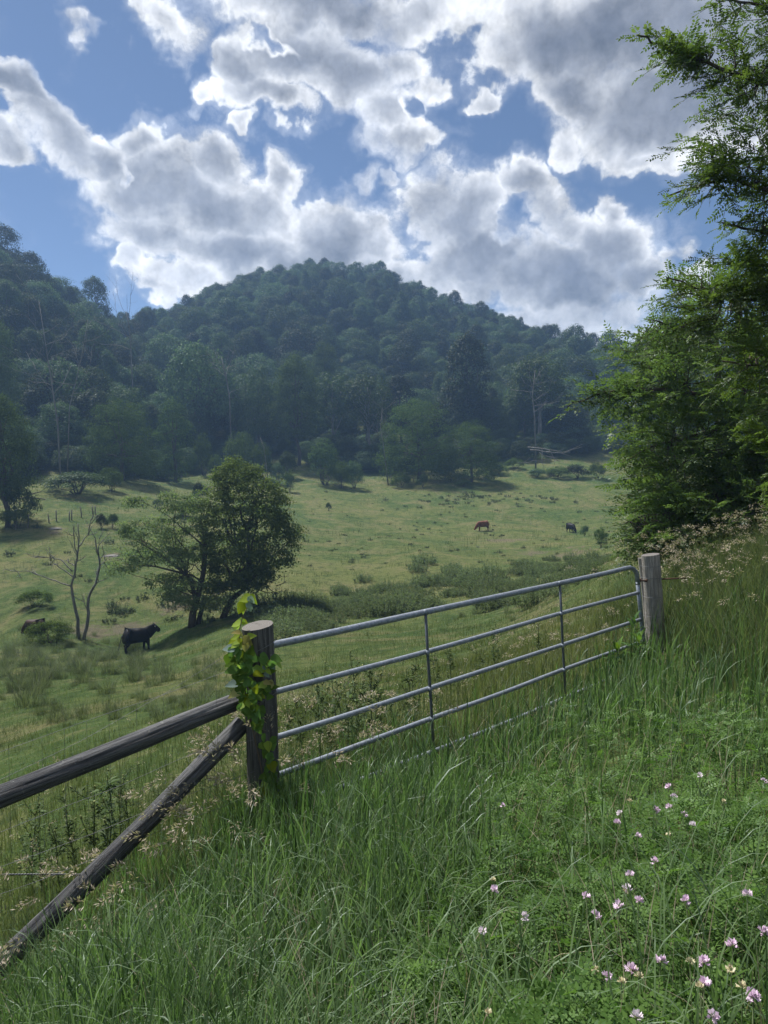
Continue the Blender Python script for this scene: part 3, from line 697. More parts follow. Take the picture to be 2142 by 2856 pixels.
# ---- the two leafy trees standing by the creek
M_LEAF_SUN = foliage('leaf_creek_tree', (.066, .108, .036), (.175, .225, .085), .55, .0)
M_LEAF_SUN2 = foliage('leaf_creek_tree_pale', (.070, .108, .038), (.180, .220, .092), .55, .0)
def zlobe(zx, zy, rx, ry, d, rd=None, dd=0.0, o=(0, 0, 0)):
    c = at6(*zpx(zx, zy), d + dd); k = (d)/(1534*2.38)
    return (c.x - o[0], c.y - o[1], c.z - o[2], rx*k, (rd if rd else rx*k), ry*k)
def build_creek_trees():
    base = on_ground(*zpx(1150, 965)); d = base.y
    t = thing('leafy_tree', 'full dark green tree with a leaning trunk by the creek', 'tree', base, group='leafy trees by the creek'); rng = np.random.default_rng(31)
    g = Geo(); L = [zlobe(1280, 470, 190, 260, d, o=base), zlobe(1230, 620, 200, 170, d, o=base), zlobe(1380, 590, 150, 170, d, o=base), zlobe(1190, 330, 130, 140, d, o=base),
                    zlobe(1200, 240, 90, 90, d, o=base), zlobe(1350, 380, 120, 110, d, o=base), zlobe(1480, 520, 60, 70, d, o=base), zlobe(1240, 760, 170, 70, d, o=base), zlobe(1110, 480, 90, 160, d, o=base)]
    bp = crown_geo(g, rng, L, 440, 80, .66, .15, shell=2500, flat=.5, low=-.8, inner=.25)
    obj('crown', g.mesh('leafy_crown', M_LEAF_SUN), t)['kind'] = 'stuff'
    w = Geo(); P = lambda x, y: np.array(at6(*zpx(x, y), d)) - np.array(base)
    tr = np.array([P(1140, 985), P(1165, 920), P(1200, 860), P(1255, 820), P(1285, 700), P(1270, 520)]); w.tube(tr, [.27, .23, .2, .17, .13, .06], 9)
    for q in bp[rng.choice(len(bp), 26, replace=False)]: limb(w, rng, tr[rng.integers(3, 6)], q, .09, .02, sag=.04)
    obj('trunk', w.mesh('leafy_trunk', M_BARK, True), t)
    g = Geo()
    for a in ((1330, 820, 1400, 870), (1300, 830, 1350, 880), (1390, 780, 1520, 740), (1420, 800, 1560, 770), (1380, 810, 1410, 850)):
        twigs(g, rng, P(a[0], a[1]), P(a[2], a[3]) - P(a[0], a[1]), .9, .035, 2, .5)
    obj('dead_branches', g.mesh('dead_branches', M_BARK, True), t)['kind'] = 'stuff'
    base = on_ground(*zpx(985, 1012)); d = base.y
    t = thing('leafy_tree', 'open spreading tree with twin trunks and pale leaf tips, left of the full one', 'tree', base, group='leafy trees by the creek'); rng = np.random.default_rng(32)
    P = lambda x, y, dd=0: np.array(at6(*zpx(x, y), d + dd)) - np.array(base)
    L = [zlobe(800, 540, 170, 90, d, o=base), zlobe(690, 520, 110, 60, d, .9, o=base), zlobe(930, 420, 90, 80, d, o=base), zlobe(1010, 470, 90, 140, d, o=base), zlobe(690, 375, 60, 32, d, .7, o=base),
         zlobe(870, 650, 190, 70, d, o=base), zlobe(680, 650, 120, 60, d, .9, o=base), zlobe(900, 350, 70, 30, d, .7, o=base), zlobe(620, 720, 80, 35, d, .7, o=base), zlobe(990, 820, 150, 70, d, o=base), zlobe(1090, 880, 120, 60, d, o=base), zlobe(900, 870, 90, 40, d, o=base), zlobe(860, 780, 120, 50, d, o=base)]
    g = Geo(); bp = crown_geo(g, rng, L, 400, 60, .55, .125, flat=.45, low=-.6, inner=.35)
    obj('crown', g.mesh('open_crown', M_LEAF_SUN2), t)['kind'] = 'stuff'
    w = Geo(); t1 = np.array([P(985, 1025), P(992, 940), P(1015, 860), P(1045, 740), P(1060, 600), P(1030, 450)]); w.tube(t1, [.3, .25, .22, .17, .11, .04], 9)
    t2 = np.array([P(1010, 1020, .4), P(1035, 930, .4), P(1050, 850, .2)]); w.tube(t2, [.2, .16, .14], 8)
    t3 = np.array([P(1005, 880), P(985, 770), P(930, 720), P(850, 660), P(760, 600), P(660, 545)]); w.tube(t3, [.17, .14, .11, .09, .06, .03], 7)
    t4 = np.array([P(990, 780), P(960, 740), P(800, 700), P(640, 690)]); w.tube(t4, [.1, .09, .06, .02], 6)
    for q in bp[rng.choice(len(bp), 40, replace=False)]:
        T = (t1[2:], t3[1:], t4[1:])[rng.integers(3)]; j = np.argmin(np.linalg.norm(T - q, axis=1)); limb(w, rng, T[max(0, j-1)], q, .05, .012, sag=.03)
    obj('trunk', w.mesh('open_trunk', M_BARK, True), t)
build_creek_trees()

# ---- shrubs
def shrub_proto(name, seed, lobes, nb, nl, br, leaf, mat, **kw):
    rng = np.random.default_rng(seed); g = Geo(); bp = crown_geo(g, rng, lobes, nb, nl, br, leaf, low=-.2, inner=.3, **kw); w = Geo()
    for q in bp[rng.choice(len(bp), min(9, len(bp)), replace=False)]: limb(w, rng, rng.normal(size=3)*[.06, .06, 0] + [0, 0, -.1], q, .03, .008, seg=4)
    P = Proto(); P.crown = g.mesh(name, mat); P.trunk = w.mesh(name + '_stems', M_BARK); L = np.asarray(lobes)
    P.h = float((L[:, 2]+L[:, 5]).max()); P.r = float((np.hypot(L[:, 0], L[:, 1]) + np.maximum(L[:, 3], L[:, 4])).max()); return P
M_LEAF_GREY = foliage('leaf_creek_brush', (.075, .112, .050), (.200, .240, .120), .48, .0)
M_LEAF_DARK = foliage('leaf_dark_weed', (.028, .046, .020), (.080, .105, .052), .35, .01)
SH = [shrub_proto('bush_a', 41, [(0,0,.9,1.1,1.1,.8),(.7,.1,.6,.8,.8,.6),(-.7,-.2,.65,.8,.8,.6)], 80, 80, .34, .08, M_LEAF_BUSH),
      shrub_proto('bush_b', 42, [(0,0,1.2,1.0,1.0,1.1),(.4,.3,.6,.9,.9,.6)], 80, 80, .34, .08, M_LEAF_MID),
      shrub_proto('bush_c', 43, [(0,0,.8,1.3,1.1,.7),(.9,0,.5,.8,.8,.5),(-.8,.3,.9,.6,.6,.6)], 80, 80, .34, .08, M_LEAF)]
def brush_proto(name, seed, mat, n_stem, h, rad, leaf, per):
    """A stand of upright leafy weeds."""
    rng = np.random.default_rng(seed); g = Geo(); w = Geo()
    for i in range(n_stem):
        a = rng.uniform(0, 6.28); r = rad*rng.random()**.55; b = np.array([r*math.cos(a), r*math.sin(a), -.05]); H = h*rng.uniform(.55, 1.1)*(1.05 - .45*r/rad); d = unit(np.array([math.cos(a)*.35*r/rad, math.sin(a)*.35*r/rad, 1]) + rng.normal(size=3)*.12)
        w.tube([b, b + d*H*.5, b + d*H + rng.normal(size=3)*.03], [.008, .006, .003], 3, cap=False)
        t = rng.uniform(.12, 1.0, per)**.8; p = b + d*(t*H)[:, None]; az = rng.uniform(0, 6.28, per); el = rng.uniform(.1, 1.1, per); dd = np.stack([np.cos(az)*np.cos(el), np.sin(az)*np.cos(el), np.sin(el)], 1); ln = leaf*rng.uniform(.6, 1.3, per)*(1.15 - .5*t)
        g.rhombs(p, dd, unit(np.cross(dd, np.cross([0, 0, 1.0], dd)) + rng.normal(size=(per, 3))*.4), ln, ln*.36, np.clip(.35*rng.random() + .65*rng.random(per), 0, 1), .08)
    P = Proto(); P.crown = g.mesh(name, mat); P.trunk = w.mesh(name + '_stems', M_BARK); P.h = h; P.r = rad; return P
BR = [brush_proto('brush_%d' % k, 44 + k, M_LEAF_GREY, 95, 1.15 + .15*(k % 2), 1.05 + .2*(k // 2), .17, 22) for k in range(4)]
WD = [brush_proto('weed_%d' % k, 54 + k, M_LEAF_DARK, 22, .5, .42, .13, 12) for k in range(3)]
def put_shrub(P, name, label, loc, rz, s, group=None, cat='shrub'):
    t = thing(name, label, cat, loc, rz, group, s); obj('stems', P.trunk, t)['kind'] = 'stuff'; obj('foliage', P.crown, t)['kind'] = 'stuff'; return t
SHL = [
 (440,938,48,150,1,'bright young shrub at the left end of the wood edge row'),(468,962,40,147,0,'low bush right of the young shrub at the wood edge'),
 (522,938,84,152,0,'wide pale green shrub under the left wood edge trees'),(566,960,60,150,1,'shrub beside the broken white snag'),(622,960,52,155,2,'dark shrub below the pale silvery tree'),
 (700,953,78,150,1,'large rounded shrub at the pasture edge right of the pale silvery tree'),(738,984,46,147,0,'yellow green bush right of the large rounded shrub'),
 (765,1002,56,148,2,'low bush at the pasture edge under the high crowned trees'),(600,992,44,147,2,'small bush on the slope between the creek tree and the wood'),
 (866,1022,44,150,0,'low bush in front of the wide domed tree, left end'),(912,1028,32,149,2,'low bush in front of the wide domed tree, centre'),(1000,1036,34,150,0,'low bush in front of the lower domed tree'),
 (1078,1002,46,163,2,'dark bush on the bank right of the domed trees'),(1112,990,40,168,0,'green bush on the bank left of the fallen dead tree'),(1160,1014,52,160,2,'low dark bush below the fallen dead tree'),
 (1205,1008,64,160,0,'spreading bush below the fallen dead tree, right side'),(1248,1006,54,158,2,'dark bush at the right end of the bank'),(1290,1000,44,158,0,'bush at the pasture corner beside the locust trees'),
 (165,1024,170,106,2,'long low dark shrub at the foot of the left wood'),(240,1012,60,112,0,'leafy bush below the rounded tree of the left wood'),
 (62,1276,80,56,0,'rounded green bush in the pasture left of the bare dead tree'),(88,1344,120,47,0,'pale bush hiding the lying dark cow'),(30,1095,80,83,0,'flat topped bush with old posts at the far left'),
 (28,1008,100,86,2,'dark bush under the pale tree at the left picture edge'),(238,1086,30,86,2,'small dark bush by the far fence posts'),(214,1098,30,85,2,'little bush left of the small dark bush by the far posts'),
 (395,1075,70,100,1,'dark shrub peeking out left of the full creek tree'),(340,1080,34,104,2,'small bush behind the open creek tree'),(1262,1106,22,100,2,'tiny bush up the slope from the far black cow'),(1298,1140,38,80,1,'little dark bush in the pasture by the locust trees'),
 (625,985,26,140,1,'thin upright dark sapling on the pasture edge'),(708,1080,16,122,2,'lone small dark bush in the middle of the pasture'),
 (430,1010,36,118,2,'dark round bush above the creek trees'),(420,1010,20,116,0,'small bush beside the dark round bush'),
]
for px, top, w, d, k, lab in SHL:
    b, s = fit(SH[k], px, top, w, d); s = (s[0], s[1], min(s[2], s[0]*2.2)); put_shrub(SH[k], 'shrub', lab, b, px*.7, s, 'shrubs round the pasture')
def wz(px, py):
    return ('left of the red brown cow' if px < 900 else 'around the red brown cow' if px < 1150 else 'around the far black cow') + (', upslope' if py < 1120 else ', level with it' if py < 1165 else ', downslope')
def build_brush():
    rng = np.random.default_rng(9); n = 0
    for i in range(330):
        px = rng.uniform(560, 1300); c = np.interp(px, [560, 700, 900, 1100, 1300], [1335, 1322, 1290, 1252, 1215]); py = c + rng.normal()*27
        if px < 700 and py < 1300: continue
        b = on_ground(px, py, lo=20); s = rng.uniform(.4, .95)*(.55 + .9*_vnoise(np.array([b.x]), np.array([b.y]), 3.0, 5)[0])
        if b.y > 75: continue
        w = 'small' if s < .45 else 'middling' if s < .7 else 'large'; k = 'near' if py > c + 8 else 'far' if py < c - 14 else 'middle'
        z = ('by the leafy creek trees' if px < 740 else 'left of the first gate brace' if px < 910 else 'between the gate braces' if px < 1200 else 'right of the second gate brace')
        lab = f'{w} grey green brush clump {z}, {k} row'; gr = f'{w} brush {z}, {k} row'
        put_shrub(BR[i % 4], 'creek_brush', lab, b, rng.uniform(0, 6.28), (s, s, s*rng.uniform(.8, 1.3)), gr); n += 1
        if n >= 170: break
    for i in range(190):          # dark weeds dotted over the pasture
        if i < 60: px, py = rng.normal(1040, 75), rng.normal(1080, 8)
        else: px, py = rng.uniform(640, 1320), rng.uniform(1055, 1235)
        b = on_ground(px, py, lo=50)
        if b.y > 160 or b.y < 55: continue
        s = rng.uniform(.7, 1.5) if i < 60 else rng.uniform(.4, .9)
        put_shrub(WD[i % 3], 'pasture_weed', 'small dark weed tuft in the patch at the top of the pasture' if i < 60 else 'dark pasture weed tuft ' + wz(px, py), b, rng.uniform(0, 6.28), s, 'weeds in the upper pasture patch' if i < 60 else 'weeds of the open pasture ' + wz(px, py), 'weed')
    for i in range(40):           # dark undergrowth round the creek trees and along the left bank
        px, py = [(rng.uniform(230, 560), rng.uniform(1290, 1345)), (rng.uniform(0, 330), rng.uniform(1110, 1260))][i % 4 == 0]
        b = on_ground(px, py, lo=20); s = rng.uniform(.7, 1.6)
        put_shrub(WD[i % 3], 'pasture_weed', 'dark weed tuft under and around the two creek trees' if i % 4 else 'weed tuft on the left pasture slope', b, rng.uniform(0, 6.28), s, 'weeds near the creek trees' if i % 4 else 'weeds of the left pasture', 'weed')
build_brush()

# ---- fallen dead wood, far posts, stones
def build_fallen():
    rng = np.random.default_rng(3)
    b = stand(1180, 166); t = thing('fallen_tree', 'fallen grey dead tree lying on the bank above the pasture', 'fallen tree', b); P = lambda x, y, d=166: np.array(at6(x, y, d)) - np.array(b)
    for i, (x0, y0, x1, y1) in enumerate([(1140,966,1215,985),(1145,972,1225,996),(1165,978,1205,1000),(1180,975,1222,990),(1115,1000,1150,1003)]):
        g = Geo(); twigs(g, rng, P(x0, y0, 166 + i*.4), P(x1, y1, 164.5) - P(x0, y0), np.linalg.norm(P(x1, y1) - P(x0, y0)), .16 if i < 2 else .1, 1, .3); obj('trunk' if i == 0 else 'branch', g.mesh('fallen', M_BARK_GREY, True), t)
    b = on_ground(60, 1082); t = thing('fallen_branch', 'dark fallen branch under the pale tree at the left picture edge', 'branch', b); d = b.y; P = lambda x, y: np.array(at6(x, y, d)) - np.array(b)
    for i, pts in enumerate([[(28,1078),(60,1074),(95,1078),(118,1088)],[(55,1074),(72,1066),(90,1062)],[(60,1074),(72,1082),(82,1086)]]):
        g = Geo(); g.tube([P(*q) for q in pts], np.linspace(.13, .05, len(pts)), 7); obj('limb' if i == 0 else 'branch', g.mesh('fallen_branch', M_BARK, True), t)
    pm = bark('post_wood_far', (.10, .09, .08), (.20, .19, .17), 6, 5, .4)
    def post(px, py, h, lab, gr):
        b = on_ground(px, py, lo=30); g = Geo(); g.tube([(0, 0, -.3), (.02, 0, h*.5), (.03*rng.normal(), .02, h)], [.075, .07, .065], 9)
        tag(obj('fence_post', g.mesh('fence_post', pm, True), loc=b, rot=(0, rng.normal()*.04, 0)), lab, 'fence post', gr)
    for x, y, h in [(122,1126,1.35),(150,1126,1.2),(155,1124,1.3),(176,1119,1.4),(201,1115,1.3),(206,1113,1.2),(106,1130,1.1),(308,1096,1.2),(336,1096,1.2),(362,1095,1.2)]: post(x, y, h, 'old grey post in the broken far fence at the left', 'far left fence posts')
    for x in (700, 745, 780, 845, 893, 920, 975): post(x, 1041 - (x-800)*.0, 1.2, 'small fence post along the top of the pasture below the wood', 'posts along the top of the pasture')
    for x, y in ((34, 1144), (60, 1140)): post(x, y, 1.5, 'post standing under the flat topped bush at the far left', 'posts under the far left bush')
    sm, g2 = new_mat('pale_stone'); tc = g2.node('ShaderNodeTexCoord').outputs['Object']
    pr = g2.node('ShaderNodeBsdfPrincipled', {'Base Color': g2.mix(g2.noise(tc, 3, 5, .7), (.10, .095, .088), (.20, .19, .175)), 'Roughness': .9}); g2.node('ShaderNodeOutputMaterial', {'Surface': pr.outputs[0]})
    for x, y, s, lab in ((118, 1143, .8, 'flat pale rock outcrop below the far left fence posts'), (240, 1202, .8, 'flat pale stone in the pasture left of the open creek tree')):
        b = on_ground(x, y, lo=30); bm = bmesh.new(); bmesh.ops.create_icosphere(bm, subdivisions=3, radius=1)
        for v in bm.verts: v.co *= 1 + .35*(_vnoise(np.array([v.co.x*2+x]), np.array([v.co.y*2+v.co.z*3]), .6)[0] - .5)
        me = bpy.data.meshes.new('rock'); bm.to_mesh(me); bm.free(); me.materials.append(sm); tag(obj('rock', me, loc=b, scale=(s, s*.6, .16)), lab, 'rock')
build_fallen()
# ------------------------------------------------------------------ gate, posts, logs and wire
def wood(name, c1, c2, dark, grain=48.0, stretch=26.0, tint=None):
    m, g = new_mat(name)
    tc = g.node('ShaderNodeTexCoord').outputs['Object']
    v = g.node('ShaderNodeMapping', {'Vector': tc, 'Scale': (1, 1, 1/stretch)}).outputs[0]
    n = g.noise(v, grain, 7, .7, .3); n2 = g.noise(v, grain*3.2, 4, .7); big = g.noise(tc, 4.5, 5, .65)
    c = g.mix(g.smooth(n, .40, .60), c1, c2)
    c = g.mix(g.smooth(n2, .50, .66, 0, .65), c, dark)
    c = g.mix(g.smooth(big, .48, .72, 0, .55), c, tint or dark)
    spots = g.smooth(g.noise(tc, 30, 3, .6), .66, .74, 0, .5); c = g.mix(spots, c, (.32, .33, .30))
    h = g.math('ADD', n, g.math('MULTIPLY', n2, .5))
    b = g.node('ShaderNodeBump', {'Height': h, 'Strength': 1.0, 'Distance': .012}).outputs[0]
    p = g.node('ShaderNodeBsdfPrincipled', {'Base Color': c, 'Roughness': .85, 'Normal': b}); p.inputs['Specular IOR Level'].default_value = .25
    g.node('ShaderNodeOutputMaterial', {'Surface': p.outputs[0]})
    return m
def endgrain(name):
    m, g = new_mat(name); tc = g.node('ShaderNodeTexCoord').outputs['Object']
    w = g.node('ShaderNodeTexWave', {'Vector': tc, 'Scale': 28.0, 'Distortion': 2.2, 'Detail': 3.0}, wave_type='RINGS', rings_direction='Z').outputs['Fac']
    n = g.noise(tc, 18, 5, .7); c = g.mix(w, (.085, .078, .072), (.165, .152, .138)); c = g.mix(g.smooth(n, .5, .7, 0, .7), c, (.045, .04, .037))
    b = g.node('ShaderNodeBump', {'Height': g.math('ADD', w, n), 'Strength': .5, 'Distance': .004}).outputs[0]
    p = g.node('ShaderNodeBsdfPrincipled', {'Base Color': c, 'Roughness': .9, 'Normal': b}); g.node('ShaderNodeOutputMaterial', {'Surface': p.outputs[0]}); return m
M_POST = wood('post_weathered', (.050, .049, .048), (.135, .132, .126), (.022, .021, .021), tint=(.078, .080, .068))
M_POST_PALE = wood('post_silvered', (.20, .185, .165), (.36, .335, .30), (.10, .09, .08), tint=(.16, .15, .135))
M_LOG = wood('log_dark', (.040, .041, .044), (.125, .127, .130), (.017, .017, .019), 46, 34, tint=(.095, .096, .092))
M_END = endgrain('end_grain')
def galv():
    m, g = new_mat('galvanised_steel'); tc = g.node('ShaderNodeTexCoord').outputs['Object']
    vo = g.node('ShaderNodeTexVoronoi', {'Vector': tc, 'Scale': 55.0}, feature='F1').outputs['Color']
    n = g.noise(tc, 9, 6, .7); n2 = g.noise(tc, 2.2, 4, .6); n3 = g.noise(tc, 60, 4, .7)
    sp = g.node('ShaderNodeSeparateColor', {0: vo}).outputs[0]
    c = g.mix(sp, (.20, .225, .26), (.30, .33, .37)); c = g.mix(g.smooth(n, .42, .72, 0, .7), c, (.15, .175, .215))
    c = g.mix(g.smooth(n3, .62, .75, 0, .7), c, (.55, .56, .57)); c = g.mix(g.smooth(n2, .62, .75, 0, .35), c, (.17, .13, .10))
    r = g.lin(n, .3, .7, .42, .65)
    p = g.node('ShaderNodeBsdfPrincipled', {'Base Color': c, 'Metallic': .55, 'Roughness': r}); g.node('ShaderNodeOutputMaterial', {'Surface': p.outputs[0]}); return m
M_GALV = galv()
def plain(name, c, rough=.6, metal=0.0):
    m, g = new_mat(name); tc = g.node('ShaderNodeTexCoord').outputs['Object']; n = g.noise(tc, 25, 5, .65)
    cc = g.mix(n, tuple(v*.7 for v in c), tuple(min(1, v*1.3) for v in c))
    p = g.node('ShaderNodeBsdfPrincipled', {'Base Color': cc, 'Roughness': rough, 'Metallic': metal}); g.node('ShaderNodeOutputMaterial', {'Surface': p.outputs[0]}); return m
M_WIRE = plain('wire_grey', (.13, .135, .14), .6, .5); M_RUST = plain('rusty_iron', (.10, .055, .035), .8, .3); M_DARKSTEEL = plain('brace_steel', (.10, .115, .14), .55, .5)

def log_mesh(g, L, r0, r1, seed, rows=60, seg=44, cracks=((1.0, .9), (3.4, 1.0), (4.4, .7), (5.3, .9), (2.2, .6)), slant=(0, 0), rough=.035):
    """A round timber along local z from 0 to L, with checks running along it; the top cut may slant."""
    rng = np.random.default_rng(seed); z = np.linspace(0, L, rows); a = np.arange(seg)/seg*2*PI
    rad = np.linspace(r0, r1, rows)[:, None]*np.ones((1, seg))
    A, Z = np.meshgrid(a, z)
    rad = rad*(1 + rough*1.4*(_vnoise(A*3 + seed, Z*2.2, 1.0, seed)-.5) + rough*(_vnoise(np.cos(A)*4+9, Z*5+np.sin(A)*4, 1.0, seed+1)-.5))
    for c, dep in cracks:
        w = c + .10*np.sin(z*3.1 + seed) + .05*np.sin(z*9)
        dd = np.abs((A - w[:, None] + PI) % (2*PI) - PI); rad -= np.exp(-(dd/.075)**2)*dep*.10*r0*np.clip(1.4*np.sin(np.clip(z/L, 0, 1)*PI)[:, None] + .3, 0, 1)
    cx = .012*np.sin(z*1.7 + seed); cyy = .012*np.cos(z*1.3 + seed)
    x = cx[:, None] + rad*np.cos(A); y = cyy[:, None] + rad*np.sin(A); zz = Z + (Z/L)**8*(slant[0]*x + slant[1]*y)
    v = np.stack([x, y, zz], -1).reshape(-1, 3)
    i, j = np.meshgrid(np.arange(rows-1), np.arange(seg), indexing='ij'); i = i.ravel(); j = j.ravel(); k = (j+1) % seg
    g.add(v, np.stack([i*seg+j, i*seg+k, (i+1)*seg+k, (i+1)*seg+j], 1))
    top = v.reshape(rows, seg, 3)[-1]; bot = v.reshape(rows, seg, 3)[0]
    return top, bot
def cap_mesh(name, ring, up=True, off=.0):
    seg = len(ring); c = ring.mean(0); mid = (ring + c)/2 + [0, 0, .004]
    v = np.concatenate([ring, mid, [c + [0, 0, .002]]]); j = np.arange(seg); k = (j+1) % seg
    q = np.stack([j, k, k+seg, j+seg], 1); t = np.stack([j+seg, k+seg, np.full(seg, 2*seg)], 1)
    if not up: q = q[:, ::-1]; t = t[:, ::-1]
    return mesh_np(name, v, [q, t], M_END)
def timber(name, label, cat, a, b, r0, r1, seed, mat, **kw):
    """A post or log from world point a to b."""
    a = Vector(a); b = Vector(b); t = thing(name, label, cat, a); t.rotation_euler = (b-a).to_track_quat('Z', 'X').to_euler()
    g = Geo(); top, bot = log_mesh(g, (b-a).length, r0, r1, seed, **kw); obj('shaft', g.mesh(name, mat, True), t)
    obj('cut_end', cap_mesh('cut_end', top), t); obj('cut_end', cap_mesh('cut_end', bot, False), t)
    return t
GA, GB = Vector((-.78, 5.38, 0)), Vector((3.29, 9.16, 0)); GN = Vector((GB.y-GA.y, -(GB.x-GA.x), 0)).normalized()
def gp(px, py, off=0.0):
    """Point of the gate's plane seen at a photo pixel."""
    v = ray(px, py); o = Vector((0, 0, CAM_Z)); t = (GA + GN*off - o).dot(GN)/v.dot(GN)
    return o + v*t
# left gate post
PB = at(750, 2420, 5.08); PTp = at(713, 1746, 5.08)
post_l = timber('gate_post', 'thick dark weathered round post wrapped in a leafy vine', 'post', PB, PTp, .118, .112, 11, M_POST, slant=(.10, .10), rows=80)
# right post and the split stake behind it
post_r = timber('gate_post', 'silvery grey cracked round post at the hinge end of the gate', 'post', at(1838, 1905, 9.32), at(1812, 1547, 9.32), .128, .114, 12, M_POST_PALE, cracks=((4.55, 1.0), (5.2, .5), (2.0, .8)), slant=(.06, .0))
timber('split_stake', 'thin rough split stake standing against the silvery post', 'stake', at(1818, 1880, 9.45), at(1787, 1556, 9.45), .045, .04, 13, M_POST_PALE, seg=14, rough=.16, cracks=((4.6, 1.5),))
# logs
timber('rail_log', 'dark horizontal round rail running left from the vine covered post', 'log', at(668, 1958, 5.12), at(-300, 2330, 3.62), .064, .066, 14, M_LOG, rough=.06)
_e = at(-300, 2330, 3.62); _e = Vector((_e.x, _e.y, gz(_e.x, _e.y) - .4)); timber('brace_post', 'dark round post carrying the left end of the rail log', 'post', _e - Vector((.06, .10, 0)), Vector((_e.x - .08, _e.y - .10, at(-300, 2330, 3.62).z + .22)), .105, .10, 16, M_POST)
timber('brace_log', 'dark slanting brace log running from the post down into the grass', 'log', at(676, 2020, 5.14), at(-10, 2700, 4.02), .066, .066, 15, M_LOG, rough=.07, cracks=((4.9, .9), (1.3, .8)))

def build_gate():
    b = gp(1200, 2100); t = thing('gate', 'galvanised tubular steel farm gate with five rails', 'gate', b); o = np.array(b)
    rails = [([(737,1804),(760,1799),(965,1756),(1181,1708),(1370,1668),(1556,1628),(1690,1599),(1745,1585)], .0285, 'top_rail'),
             ([(735,1939),(766,1930),(1187,1819),(1370,1767),(1560,1711),(1781,1653)], .0225, 'rail'),
             ([(738,2066),(775,2055),(985,1990),(1194,1921),(1564,1800),(1789,1727)], .0225, 'rail'),
             ([(742,2172),(788,2157),(1199,2005),(1400,1934),(1568,1868),(1795,1788)], .0225, 'rail'),
             ([(768,2262),(809,2248),(940,2200),(1066,2152),(1204,2097),(1400,2022),(1570,1948),(1799,1852)], .0215, 'bottom_rail')]
    for pts, r, nm in rails:
        P = np.array([np.array(gp(*p)) - o for p in pts]); q = np.linspace(0, len(P)-1, len(P)*6)
        s = np.stack([np.interp(q, np.arange(len(P)), P[:, k]) for k in range(3)], 1)
        for _ in range(6): s[1:-1] = (s[:-2] + s[1:-1]*2 + s[2:])/4
        g = Geo()
        if nm == 'top_rail':       # bends down into the end stile
            e = np.array([np.array(gp(*p)) - o for p in ((1757,1583),(1767,1587),(1774,1596),(1777,1608),(1779,1630))]); s = np.concatenate([s, e])
        g.tube(s, r, 16); obj(nm, g.mesh(nm, M_GALV, True), t)
    g = Geo(); g.tube([np.array(gp(*p)) - o for p in ((1778,1622),(1786,1700),(1793,1775),(1801,1868))], .0265, 16); obj('end_stile', g.mesh('end_stile', M_GALV, True), t)
    g = Geo(); g.tube([np.array(gp(*p)) - o for p in ((733,1800),(737,1960),(744,2120),(756,2266))], .0225, 14); obj('end_stile', g.mesh('end_stile', M_GALV, True), t)
    for pts in (((1181,1706),(1187,1819),(1194,1921),(1199,2005),(1206,2110)), ((1556,1626),(1560,1711),(1564,1800),(1568,1868),(1573,1958))):
        P = [np.array(gp(*p)) + np.array(GN)*.026*(1 if GN.y < 0 else -1) - o for p in pts]; g = Geo(); g.tube(P, .0135, 4); br = obj('brace', g.mesh('brace', M_DARKSTEEL), t)
        for q in P[:-1]:
            w = Geo(); w.tube([q + [0, 0, .022], q - [0, 0, .022]], .017, 8); obj('weld', w.mesh('weld', M_GALV, True), br)
    # hinge: a collar round the stile and a pin screwed into the post
    hc = np.array(gp(1781, 1618)) - o; g = Geo(); g.tube([hc + [0, 0, .02], hc - [0, 0, .02]], .034, 14); h = obj('hinge_collar', g.mesh('hinge_collar', M_RUST, True), t)
    g = Geo(); e = np.array(at(1800, 1620, 9.20)) - o; g.tube([hc, e], .011, 8); g.tube([e, e + [.02, .012, 0]], .02, 8); obj('hinge_pin', g.mesh('hinge_pin', M_RUST, True), h)
build_gate()

